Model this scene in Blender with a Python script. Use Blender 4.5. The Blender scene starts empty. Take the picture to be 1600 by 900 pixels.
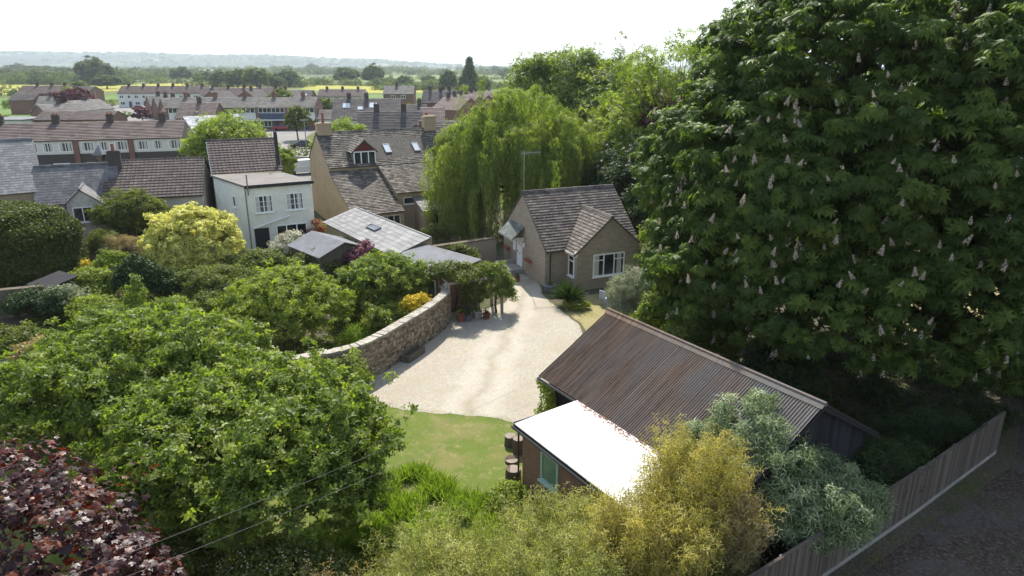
import bpy, math, random
import numpy as np
from mathutils import Vector, Matrix

R = math.radians
sc = bpy.context.scene
COL = sc.collection

# ------------------------------------------------------------------ camera
CAM_H = 14.0
PITCH = R(18.0)
cd = bpy.data.cameras.new('camera')
cam = bpy.data.objects.new('camera', cd)
COL.objects.link(cam)
cam.location = (0, 0, CAM_H)
cam.rotation_euler = (math.pi / 2 - PITCH, 0, 0)
cd.sensor_width = 36
cd.lens = 24.0
cd.clip_start = 0.1
cd.clip_end = 40000
sc.camera = cam

# ------------------------------------------------------------------ light
SUN_AZ, SUN_EL = R(-5), R(48)      # azimuth measured from +Y towards +X
world = bpy.data.worlds.new('World')
sc.world = world
world.use_nodes = True
wn = world.node_tree
wn.nodes.clear()
wo = wn.nodes.new('ShaderNodeOutputWorld')
wb = wn.nodes.new('ShaderNodeBackground')
sky = wn.nodes.new('ShaderNodeTexSky')
sky.sky_type = 'NISHITA'
sky.sun_disc = False
sky.sun_elevation = SUN_EL
sky.sun_rotation = SUN_AZ
sky.altitude = 50
sky.air_density = 1.0
sky.dust_density = 1.0
sky.ozone_density = 1.0
wb.inputs['Strength'].default_value = 0.15
# a thin bright veil of cloud that thickens towards the horizon
wg = wn.nodes.new('ShaderNodeTexCoord'); wz = wn.nodes.new('ShaderNodeSeparateXYZ'); wr = wn.nodes.new('ShaderNodeValToRGB'); wm_ = wn.nodes.new('ShaderNodeMix')
wm_.data_type = 'RGBA'
wn.links.new(wg.outputs['Generated'], wz.inputs[0]); wn.links.new(wz.outputs[2], wr.inputs[0])
wr.color_ramp.elements[0].position = 0.0; wr.color_ramp.elements[0].color = (0.85, 0.85, 0.85, 1)
wr.color_ramp.elements[1].position = 0.55; wr.color_ramp.elements[1].color = (0.25, 0.25, 0.25, 1)
wm_.inputs[7].default_value = (4.6, 4.9, 5.2, 1)
wnz = wn.nodes.new('ShaderNodeTexNoise'); wmp = wn.nodes.new('ShaderNodeMapping'); wmp.inputs['Scale'].default_value = (2, 2, 9); wnz.inputs['Scale'].default_value = 1.6; wnz.inputs['Detail'].default_value = 5
wcr = wn.nodes.new('ShaderNodeValToRGB'); wcr.color_ramp.elements[0].position = 0.35; wcr.color_ramp.elements[0].color = (2.4, 2.9, 3.5, 1); wcr.color_ramp.elements[1].position = 0.6; wcr.color_ramp.elements[1].color = (5.0, 5.2, 5.4, 1)
wn.links.new(wg.outputs['Generated'], wmp.inputs[0]); wn.links.new(wmp.outputs[0], wnz.inputs[0]); wn.links.new(wnz.outputs[0], wcr.inputs[0]); wn.links.new(wcr.outputs[0], wm_.inputs[7])
wn.links.new(wr.outputs[0], wm_.inputs[0]); wn.links.new(sky.outputs[0], wm_.inputs[6]); wn.links.new(wm_.outputs[2], wb.inputs[0])
wn.links.new(wb.outputs[0], wo.inputs[0])
sd = bpy.data.lights.new('sun', 'SUN')
sd.energy = 4.3
sd.angle = R(0.55)
sd.color = (1.0, 0.95, 0.86)
so = bpy.data.objects.new('sun', sd)
COL.objects.link(so)
sdir = Vector((math.sin(SUN_AZ) * math.cos(SUN_EL), math.cos(SUN_AZ) * math.cos(SUN_EL), math.sin(SUN_EL)))
so.rotation_euler = sdir.to_track_quat('Z', 'Y').to_euler()
so.location = (30, 60, 80)
vs = sc.view_settings
vs.view_transform = 'Standard'
vs.look = 'None'
vs.gamma = 1
vs.use_curve_mapping = False
vs.exposure = 1.0
sc.render.engine = 'CYCLES'
sc.cycles.max_bounces = 7
sc.cycles.diffuse_bounces = 3
sc.cycles.glossy_bounces = 2
sc.cycles.transmission_bounces = 4
sc.cycles.volume_bounces = 0
sc.cycles.use_denoising = True
sc.cycles.caustics_reflective = False
sc.cycles.caustics_refractive = False

# ------------------------------------------------------------------ survey: photo pixel (1600x900) -> point on a level z
F = 1600 * 24 / 36
def ray(px, py):
    u = (px - 800) / F; v = (py - 450) / F
    return (u, math.cos(PITCH) - v * math.sin(PITCH), -math.sin(PITCH) - v * math.cos(PITCH))
def P(px, py, z=0.0):
    r = ray(px, py); t = (z - CAM_H) / r[2]
    return Vector((r[0] * t, r[1] * t, z))
def PY(px, py, Y):
    r = ray(px, py); t = Y / r[1]
    return Vector((r[0] * t, Y, CAM_H + r[2] * t))

# ------------------------------------------------------------------ tagging
def tag(o, label=None, cat=None, group=None, kind=None):
    if label: o['label'] = label
    if cat: o['category'] = cat
    if group: o['group'] = group
    if kind: o['kind'] = kind
    return o
def thing(name, label, cat, loc=(0, 0, 0), rz=0.0, group=None):
    o = bpy.data.objects.new(name, None)
    o.empty_display_size = 0.2
    COL.objects.link(o)
    o.location = loc
    o.rotation_euler = (0, 0, rz)
    return tag(o, label, cat, group)
def kids(o):
    return [c for c in bpy.data.objects if c.parent == o]
def dup(o, loc=None, rz=None, label=None, scale=None, group=None, tree=None):
    if tree is None:
        tree = [(c, kids(c)) for c in kids(o)]
    n = o.copy(); COL.objects.link(n)
    for c, gs in tree:
        k = c.copy(); COL.objects.link(k); k.parent = n
        for g in gs:
            h = g.copy(); COL.objects.link(h); h.parent = k
    if loc is not None: n.location = loc
    if rz is not None: n.rotation_euler = (0, 0, rz)
    if scale is not None: n.scale = scale
    if label: n['label'] = label
    if group: n['group'] = group
    return n

# ------------------------------------------------------------------ mesh building
def np_mesh(name, V, polys, mat, parent=None, tone=None, smooth=False):
    """polys: list of int arrays (m,k)"""
    me = bpy.data.meshes.new(name)
    V = np.asarray(V, dtype=np.float32)
    me.vertices.add(len(V)); me.vertices.foreach_set('co', V.ravel())
    loops = np.concatenate([p.ravel() for p in polys]).astype(np.int32)
    tot = np.concatenate([np.full(len(p), p.shape[1]) for p in polys]).astype(np.int32)
    start = np.concatenate([[0], np.cumsum(tot)[:-1]]).astype(np.int32)
    me.loops.add(len(loops)); me.loops.foreach_set('vertex_index', loops)
    me.polygons.add(len(tot))
    me.polygons.foreach_set('loop_start', start)
    me.polygons.foreach_set('loop_total', tot)
    if smooth:
        me.polygons.foreach_set('use_smooth', np.ones(len(tot), dtype=bool))
    me.update(calc_edges=True)
    if tone is not None:
        a = me.attributes.new('tone', 'FLOAT', 'FACE')
        a.data.foreach_set('value', np.asarray(tone, dtype=np.float32))
    me.materials.append(mat)
    o = bpy.data.objects.new(name, me)
    COL.objects.link(o)
    if parent is not None: o.parent = parent
    return o

class MB:
    def __init__(self):
        self.v = []; self.f = []; self.t = []
    def poly(self, pts, tone=None):
        n = len(self.v)
        self.v += [tuple(p) for p in pts]
        self.f.append(tuple(range(n, n + len(pts))))
        self.t.append(random.random() if tone is None else tone)
        return self
    def add(self, vs_, fs, M=None, tone=None):
        n = len(self.v)
        if M is not None: vs_ = [M @ Vector(p) for p in vs_]
        self.v += [tuple(p) for p in vs_]
        tn = random.random() if tone is None else tone
        for f in fs:
            self.f.append(tuple(n + i for i in f)); self.t.append(tn)
        return self
    def box(self, x0, y0, z0, x1, y1, z1, M=None, tone=None):
        v = [(x0, y0, z0), (x1, y0, z0), (x1, y1, z0), (x0, y1, z0), (x0, y0, z1), (x1, y0, z1), (x1, y1, z1), (x0, y1, z1)]
        f = [(0, 3, 2, 1), (4, 5, 6, 7), (0, 1, 5, 4), (1, 2, 6, 5), (2, 3, 7, 6), (3, 0, 4, 7)]
        return self.add(v, f, M, tone)
    def prism(self, pts, z0, z1, M=None, tone=None):
        n = len(pts)
        z0s = z0 if hasattr(z0, '__len__') else [z0] * n
        z1s = z1 if hasattr(z1, '__len__') else [z1] * n
        v = [(p[0], p[1], z0s[i]) for i, p in enumerate(pts)] + [(p[0], p[1], z1s[i]) for i, p in enumerate(pts)]
        f = [tuple(range(n - 1, -1, -1)), tuple(range(n, 2 * n))] + [(i, (i + 1) % n, n + (i + 1) % n, n + i) for i in range(n)]
        return self.add(v, f, M, tone)
    def extr(self, prof, axis, a, b, M=None, tone=None):
        """prof: list of (h,z) extruded along 'x' or 'y' from a to b"""
        n = len(prof)
        if axis == 'x':
            v = [(a, h, z) for h, z in prof] + [(b, h, z) for h, z in prof]
        else:
            v = [(h, a, z) for h, z in prof] + [(h, b, z) for h, z in prof]
        f = [tuple(range(n - 1, -1, -1)), tuple(range(n, 2 * n))] + [(i, (i + 1) % n, n + (i + 1) % n, n + i) for i in range(n)]
        return self.add(v, f, M, tone)
    def tube(self, pts, rad, n=6, tone=None, cap=True):
        pts = [Vector(p) for p in pts]
        if not hasattr(rad, '__len__'): rad = [rad] * len(pts)
        base = len(self.v)
        tn = random.random() if tone is None else tone
        prev = None
        for i, p in enumerate(pts):
            d = (pts[min(i + 1, len(pts) - 1)] - pts[max(i - 1, 0)])
            if d.length < 1e-9: d = Vector((0, 0, 1))
            d.normalize()
            a = prev - d * prev.dot(d) if prev is not None else d.orthogonal()
            if a.length < 1e-6: a = d.orthogonal()
            a.normalize(); prev = a; b = d.cross(a)
            for k in range(n):
                an = 2 * math.pi * k / n
                self.v.append(tuple(p + (a * math.cos(an) + b * math.sin(an)) * rad[i]))
        for i in range(len(pts) - 1):
            for k in range(n):
                self.f.append((base + i * n + k, base + i * n + (k + 1) % n, base + (i + 1) * n + (k + 1) % n, base + (i + 1) * n + k)); self.t.append(tn)
        if cap:
            self.f.append(tuple(base + k for k in range(n - 1, -1, -1))); self.t.append(tn)
            m = base + (len(pts) - 1) * n
            self.f.append(tuple(m + k for k in range(n))); self.t.append(tn)
        return self
    def build(self, name, mat, parent=None, smooth=False, bevel=0):
        me = bpy.data.meshes.new(name)
        me.from_pydata(self.v, [], self.f)
        me.update()
        # automatic uv in metres: u level along the face, v up the face
        uv = me.uv_layers.new(name='UVMap')
        for p in me.polygons:
            n = p.normal
            if abs(n.z) > 0.999: t = Vector((1, 0, 0)); b = Vector((0, 1, 0))
            else:
                t = Vector((-n.y, n.x, 0)).normalized(); b = n.cross(t)
            for li in p.loop_indices:
                co = me.vertices[me.loops[li].vertex_index].co
                uv.data[li].uv = (co.dot(t), co.dot(b))
        a = me.attributes.new('tone', 'FLOAT', 'FACE')
        a.data.foreach_set('value', self.t)
        if smooth:
            me.polygons.foreach_set('use_smooth', [True] * len(me.polygons))
        me.materials.append(mat)
        o = bpy.data.objects.new(name, me)
        COL.objects.link(o)
        if parent is not None: o.parent = parent
        if bevel:
            m = o.modifiers.new('bevel', 'BEVEL'); m.width = bevel; m.segments = 2; m.limit_method = 'ANGLE'
        return o

# ------------------------------------------------------------------ materials
M = {}
class NT:
    def __init__(self, name):
        self.m = bpy.data.materials.new(name); self.m.use_nodes = True
        self.t = self.m.node_tree; self.t.nodes.clear()
        self.out = self.t.nodes.new('ShaderNodeOutputMaterial')
        self.x = 0
    def n(self, typ, ins=None, **kw):
        nd = self.t.nodes.new('ShaderNode' + typ)
        for k, v in kw.items(): setattr(nd, k, v)
        for k, v in (ins or {}).items():
            s = nd.inputs[k]
            if hasattr(v, 'is_output') or isinstance(v, bpy.types.NodeSocket): self.t.links.new(v, s)
            else: s.default_value = v
        return nd
    def coord(self, kind='Object'):
        return self.n('TexCoord').outputs[kind]
    def mapping(self, vec, scale=(1, 1, 1), rot=(0, 0, 0), loc=(0, 0, 0)):
        return self.n('Mapping', {'Vector': vec, 'Scale': scale, 'Rotation': rot, 'Location': loc}).outputs[0]
    def noise(self, scale, vec=None, detail=4, rough=0.6, dist=0.0):
        i = {'Scale': scale, 'Detail': detail, 'Roughness': rough, 'Distortion': dist}
        if vec is not None: i['Vector'] = vec
        return self.n('TexNoise', i).outputs[0]
    def ramp(self, fac, stops, interp='LINEAR'):
        nd = self.n('ValToRGB', {'Fac': fac})
        cr = nd.color_ramp; cr.interpolation = interp
        while len(cr.elements) < len(stops): cr.elements.new(0.5)
        for e, (p, c) in zip(cr.elements, stops):
            e.position = p; e.color = (c[0], c[1], c[2], 1) if hasattr(c, '__len__') else (c, c, c, 1)
        return nd.outputs[0]
    def mix(self, fac, a, b, mode='MIX'):
        nd = self.t.nodes.new('ShaderNodeMix'); nd.data_type = 'RGBA'; nd.blend_type = mode
        for s, v in ((nd.inputs[0], fac), (nd.inputs[6], a), (nd.inputs[7], b)):
            if isinstance(v, bpy.types.NodeSocket): self.t.links.new(v, s)
            elif hasattr(v, '__len__'): s.default_value = (v[0], v[1], v[2], 1)
            else: s.default_value = v
        return nd.outputs[2]
    def math(self, op, a, b=0.0):
        nd = self.n('Math', operation=op)
        for s, v in zip(nd.inputs, (a, b)):
            if isinstance(v, bpy.types.NodeSocket): self.t.links.new(v, s)
            else: s.default_value = v
        return nd.outputs[0]
    def attr(self, name='tone'):
        return self.n('Attribute', attribute_name=name).outputs['Fac']
    def bump(self, h, strength=0.5, dist=0.02, normal=None):
        i = {'Height': h, 'Strength': strength, 'Distance': dist}
        if normal is not None: i['Normal'] = normal
        return self.n('Bump', i).outputs[0]
    def pbr(self, color, rough=0.8, spec=0.3, metal=0.0, normal=None, coat=0.0):
        i = {'Base Color': color if isinstance(color, bpy.types.NodeSocket) else (color[0], color[1], color[2], 1),
             'Roughness': rough, 'Specular IOR Level': spec, 'Metallic': metal}
        if normal is not None: i['Normal'] = normal
        if coat: i['Coat Weight'] = coat
        b = self.n('BsdfPrincipled', i)
        self.t.links.new(b.outputs[0], self.out.inputs[0])
        return self.m
def scl(c, k): return tuple(x * k for x in c)

def mat_tile(name, c0, c1, c2, lichen=(0.42, 0.40, 0.33), lamt=0.5, moss=0.25, rough=0.85):
    t = NT(name); tn = t.attr(); co = t.coord()
    base = t.ramp(tn, [(0, c0), (0.5, c1), (1, c2)])
    n1 = t.noise(0.9, co, 4); n2 = t.noise(11, co, 5, 0.8); n3 = t.noise(5, co, 3, 0.7)
    c = t.mix(t.ramp(n1, [(0.35, 0), (0.7, 0.6)]), base, scl(c0, 0.8))
    c = t.mix(t.ramp(n2, [(0.60 - 0.08 * lamt, 0), (0.66, lamt)]), c, lichen)
    c = t.mix(t.ramp(n3, [(0.62, 0), (0.78, moss)]), c, (0.10, 0.11, 0.04))
    M[name] = t.pbr(c, rough, 0.2, normal=t.bump(n2, 0.4, 0.02))
mat_tile('stone_tile', (0.06, 0.052, 0.045), (0.135, 0.115, 0.095), (0.27, 0.235, 0.19), lamt=0.7)
mat_tile('cottage_tile', (0.075, 0.06, 0.052), (0.13, 0.105, 0.09), (0.21, 0.175, 0.145), lamt=0.75, moss=0.08)
mat_tile('slate', (0.095, 0.092, 0.092), (0.13, 0.125, 0.125), (0.18, 0.175, 0.17), lamt=0.25, moss=0.15, rough=0.6)
mat_tile('pale_slate', (0.15, 0.148, 0.145), (0.20, 0.196, 0.19), (0.27, 0.262, 0.25), lamt=0.3, moss=0.1, rough=0.6)
mat_tile('brown_tile', (0.075, 0.058, 0.053), (0.10, 0.078, 0.07), (0.135, 0.105, 0.09), lamt=0.4, moss=0.1)
mat_tile('green_slate', (0.10, 0.115, 0.105), (0.14, 0.155, 0.14), (0.19, 0.2, 0.18), lamt=0.3)

def mat_far_roof(name, ca, cb, course=0.36, width=0.3, gap=0.45):
    t = NT(name); uv = t.coord('UV'); co = t.coord()
    tn = t.attr(); ca2 = t.ramp(tn, [(0, scl(ca, 0.75)), (1, scl(cb, 1.15))])
    br = t.n('TexBrick', {'Vector': uv, 'Color1': ca2, 'Color2': ca2, 'Mortar': (*scl(ca, gap), 1), 'Scale': 1.0,
                          'Mortar Size': 0.03, 'Mortar Smooth': 0.4, 'Bias': 0.0, 'Brick Width': width, 'Row Height': course})
    n1 = t.noise(0.35, co, 5)
    c = t.mix(t.ramp(n1, [(0.4, 0), (0.75, 0.45)]), br.outputs[0], scl(ca, 1.5))
    n2 = t.noise(1.3, co, 3)
    c = t.mix(t.ramp(n2, [(0.66, 0), (0.75, 0.35)]), c, (0.22, 0.13, 0.06))
    M[name] = t.pbr(c, 0.85, 0.2, normal=t.bump(br.outputs['Fac'], -0.5, 0.03))
mat_far_roof('far_brown', (0.125, 0.095, 0.085), (0.175, 0.135, 0.12))
mat_far_roof('far_grey', (0.17, 0.155, 0.14), (0.215, 0.20, 0.18))
mat_far_roof('far_dark', (0.095, 0.085, 0.08), (0.13, 0.115, 0.108))
mat_far_roof('far_pink', (0.19, 0.145, 0.125), (0.24, 0.18, 0.155))
mat_far_roof('far_bright', (0.5, 0.5, 0.5), (0.58, 0.58, 0.58), course=0.45, width=3)

def mat_wall(name, cols, mortar, bw, bh, ms=0.012, dirt=0.35, rough=0.9, bump=0.5, warp=0.0, frac=0.5):
    t = NT(name); uv = t.coord('UV'); co = t.coord()
    v = uv
    if warp:
        nz = t.n('TexNoise', {'Vector': uv, 'Scale': 4.0, 'Detail': 2.0}).outputs[1]
        v = t.n('Vector Math'.replace(' ', ''), operation='ADD').outputs[0]
        vm = v.node
        sc_ = t.n('VectorMath', operation='SCALE'); t.t.links.new(nz, sc_.inputs[0]); sc_.inputs['Scale'].default_value = warp
        t.t.links.new(uv, vm.inputs[0]); t.t.links.new(sc_.outputs[0], vm.inputs[1])
    br = t.n('TexBrick', {'Vector': v, 'Color1': (*cols[0], 1), 'Color2': (*cols[1], 1), 'Mortar': (*mortar, 1), 'Scale': 1.0,
                          'Mortar Size': ms, 'Mortar Smooth': 0.2, 'Bias': 0.0, 'Brick Width': bw, 'Row Height': bh}, offset=frac)
    n1 = t.noise(0.8, co, 5); n2 = t.noise(9, co, 4, 0.7)
    c = t.mix(t.ramp(n1, [(0.38, 0), (0.72, dirt)]), br.outputs[0], scl(cols[0], 0.55))
    c = t.mix(t.ramp(n2, [(0.45, 0), (0.7, 0.35)]), c, cols[-1])
    h = t.mix(0.5, br.outputs['Fac'], n2)
    M[name] = t.pbr(c, rough, 0.2, normal=t.bump(h, -bump, 0.02))
mat_wall('ashlar', [(0.37, 0.305, 0.225), (0.28, 0.23, 0.168), (0.46, 0.39, 0.29)], (0.24, 0.20, 0.15), 0.36, 0.125, 0.014, dirt=0.3)
mat_wall('old_stone', [(0.42, 0.325, 0.20), (0.33, 0.255, 0.165), (0.52, 0.42, 0.28)], (0.33, 0.26, 0.18), 0.42, 0.14, 0.02, dirt=0.5, warp=0.10)
mat_wall('red_brick', [(0.30, 0.13, 0.08), (0.20, 0.09, 0.06), (0.36, 0.19, 0.13)], (0.25, 0.21, 0.17), 0.225, 0.075, 0.011, dirt=0.25)
mat_wall('far_brick', [(0.20, 0.095, 0.07), (0.16, 0.08, 0.06), (0.24, 0.14, 0.11)], (0.22, 0.15, 0.12), 0.225, 0.075, 0.011, dirt=0.2)
mat_wall('dark_brick', [(0.075, 0.06, 0.055), (0.055, 0.045, 0.042), (0.09, 0.075, 0.065)], (0.10, 0.09, 0.08), 0.225, 0.075, 0.011, dirt=0.2)

def mat_plain(name, c, rough=0.7, spec=0.3, var=0.18, scale=1.2, metal=0.0, bump=0.15, dirt=None, damt=0.4):
    t = NT(name); co = t.coord()
    n1 = t.noise(scale, co, 5); n2 = t.noise(scale * 12, co, 3)
    col = t.mix(t.ramp(n1, [(0.3, 0), (0.75, 1)]), scl(c, 1 - var), scl(c, 1 + var))
    if dirt: col = t.mix(t.ramp(t.noise(scale * 2.3, co, 6, 0.7), [(0.5, 0), (0.7, damt)]), col, dirt)
    M[name] = t.pbr(col, rough, spec, metal, normal=t.bump(n2, bump, 0.01))
mat_plain('render', (0.72, 0.71, 0.62), 0.85, 0.2, 0.08, dirt=(0.36, 0.36, 0.30), damt=0.35)
mat_plain('old_render', (0.5, 0.47, 0.40), 0.9, 0.2, 0.12, scale=0.8, dirt=(0.22, 0.20, 0.17), damt=0.7)
mat_plain('far_render', (0.62, 0.61, 0.56), 0.85, 0.2, 0.06)
mat_plain('white_paint', (0.78, 0.78, 0.75), 0.45, 0.4, 0.05)
mat_plain('cream_paint', (0.62, 0.60, 0.50), 0.5, 0.4, 0.05)
mat_plain('blue_clad', (0.05, 0.07, 0.115), 0.6, 0.3, 0.1)
mat_plain('black_paint', (0.02, 0.02, 0.022), 0.5, 0.4, 0.2)
mat_plain('lead', (0.16, 0.165, 0.175), 0.5, 0.4, 0.2)
mat_plain('felt', (0.135, 0.14, 0.15), 0.85, 0.25, 0.2, dirt=(0.23, 0.23, 0.23), damt=0.5)
mat_plain('flat_roof', (0.17, 0.16, 0.15), 0.9, 0.2, 0.2, scale=0.7, dirt=(0.20, 0.11, 0.06), damt=0.6)
mat_plain('white_roof', (0.74, 0.74, 0.73), 0.7, 0.3, 0.06, scale=1.1, dirt=(0.42, 0.41, 0.37), damt=0.45)
mat_plain('terracotta', (0.26, 0.10, 0.065), 0.8, 0.2, 0.2)
mat_plain('concrete', (0.30, 0.285, 0.255), 0.9, 0.2, 0.2, dirt=(0.16, 0.15, 0.12))
mat_plain('coping', (0.36, 0.33, 0.27), 0.95, 0.1, 0.25, scale=3, dirt=(0.17, 0.155, 0.13), damt=0.8)
mat_plain('aluminium', (0.55, 0.55, 0.56), 0.35, 0.5, 0.05, metal=0.8)
mat_plain('wire', (0.10, 0.10, 0.10), 0.5, 0.4, 0.05)
mat_plain('red_timber', (0.13, 0.038, 0.028), 0.75, 0.2, 0.2)
mat_plain('grey_timber', (0.30, 0.27, 0.23), 0.9, 0.15, 0.25, scale=3)
mat_plain('curtain', (0.5, 0.48, 0.44), 0.9, 0.1, 0.1)
mat_plain('tyre', (0.02, 0.02, 0.02), 0.9, 0.2, 0.1)
mat_plain('green_frame', (0.42, 0.55, 0.47), 0.5, 0.4, 0.06)
mat_plain('soil', (0.085, 0.068, 0.05), 1.0, 0.05, 0.3, scale=2)
mat_plain('log_bark', (0.12, 0.09, 0.07), 0.95, 0.1, 0.3, scale=6, bump=0.8)
mat_plain('log_wood', (0.24, 0.205, 0.165), 0.9, 0.1, 0.2, scale=5, dirt=(0.22, 0.18, 0.14))
mat_plain('rubble_core', (0.13, 0.11, 0.08), 1.0, 0.1, 0.3, scale=5)
mat_plain('chair_blue', (0.35, 0.37, 0.42), 0.6, 0.3, 0.1)
t = NT('glass'); co = t.coord()
M['glass'] = t.pbr(t.mix(t.ramp(t.noise(0.7, co, 2), [(0.42, 0), (0.62, 1)]), (0.012, 0.014, 0.016), (0.07, 0.075, 0.075)), 0.06, 0.6)
t = NT('bright_glass')
M['bright_glass'] = t.pbr((0.45, 0.5, 0.55), 0.15, 0.7)
t = NT('green_glass')
M['green_glass'] = t.pbr((0.14, 0.22, 0.16), 0.25, 0.6)
def mat_rubble():
    t = NT('rubble'); tn = t.attr(); co = t.coord()
    c = t.ramp(tn, [(0, (0.13, 0.10, 0.07)), (0.35, (0.21, 0.165, 0.11)), (0.7, (0.30, 0.24, 0.165)), (1, (0.40, 0.34, 0.25))])
    n = t.noise(16, co, 4, 0.7)
    c = t.mix(t.ramp(n, [(0.5, 0), (0.68, 0.5)]), c, (0.16, 0.145, 0.11))
    M['rubble'] = t.pbr(c, 0.95, 0.1, normal=t.bump(n, 0.6, 0.02))
mat_rubble()
def mat_corr():
    t = NT('rusty_sheet'); uv = t.coord(); tn = t.attr()
    m = t.mapping(uv, (5, 0.35, 0.35)); n1 = t.noise(1.0, m, 5, 0.7)
    m2 = t.mapping(uv, (0.75, 0.35, 0.35)); n2 = t.noise(1.0, m2, 3)
    n3 = t.noise(7, uv, 5, 0.7)
    x = t.n('SeparateXYZ', {0: uv}).outputs[0]
    gx = t.math('MULTIPLY', x, 0.075)                       # greyer to the right: zinc kept, with tree shade put into the colour
    f = t.math('ADD', t.math('MULTIPLY', n1, 0.75), t.math('MULTIPLY', n2, 1.1))
    f = t.math('ADD', f, t.math('MULTIPLY', t.math('SUBTRACT', tn, 0.5), 0.18))
    f = t.math('SUBTRACT', t.math('SUBTRACT', f, gx), 0.26)
    n4 = t.noise(1.0, t.mapping(uv, (16, 0.6, 0.6)), 4, 0.7)
    rust = t.mix(t.ramp(n4, [(0.38, 0), (0.66, 1)]), (0.072, 0.044, 0.030), (0.22, 0.145, 0.098))
    rust = t.mix(t.ramp(n3, [(0.5, 0), (0.8, 0.5)]), rust, (0.20, 0.15, 0.12))
    zinc = t.mix(n3, (0.085, 0.078, 0.072), (0.165, 0.155, 0.142))
    c = t.mix(t.ramp(f, [(0.05, 0), (0.62, 1)]), zinc, rust)
    M['rusty_sheet'] = t.pbr(c, 0.8, 0.18, normal=t.bump(n3, 0.2, 0.01))
mat_corr()
def mat_boards():
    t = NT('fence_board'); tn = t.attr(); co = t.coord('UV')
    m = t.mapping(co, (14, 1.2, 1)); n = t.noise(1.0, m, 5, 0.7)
    c = t.ramp(tn, [(0, (0.07, 0.056, 0.045)), (0.5, (0.105, 0.086, 0.07)), (1, (0.16, 0.135, 0.11))])  # browns lowered so the boards carry the chestnut's shade
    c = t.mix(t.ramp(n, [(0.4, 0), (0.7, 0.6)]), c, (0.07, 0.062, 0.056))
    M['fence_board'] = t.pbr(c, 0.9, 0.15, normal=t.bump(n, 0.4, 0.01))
    t = NT('black_board'); tn = t.attr()
    c = t.ramp(tn, [(0, (0.012, 0.012, 0.014)), (1, (0.03, 0.03, 0.034))])
    M['black_board'] = t.pbr(c, 0.75, 0.2)
mat_boards()

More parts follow.
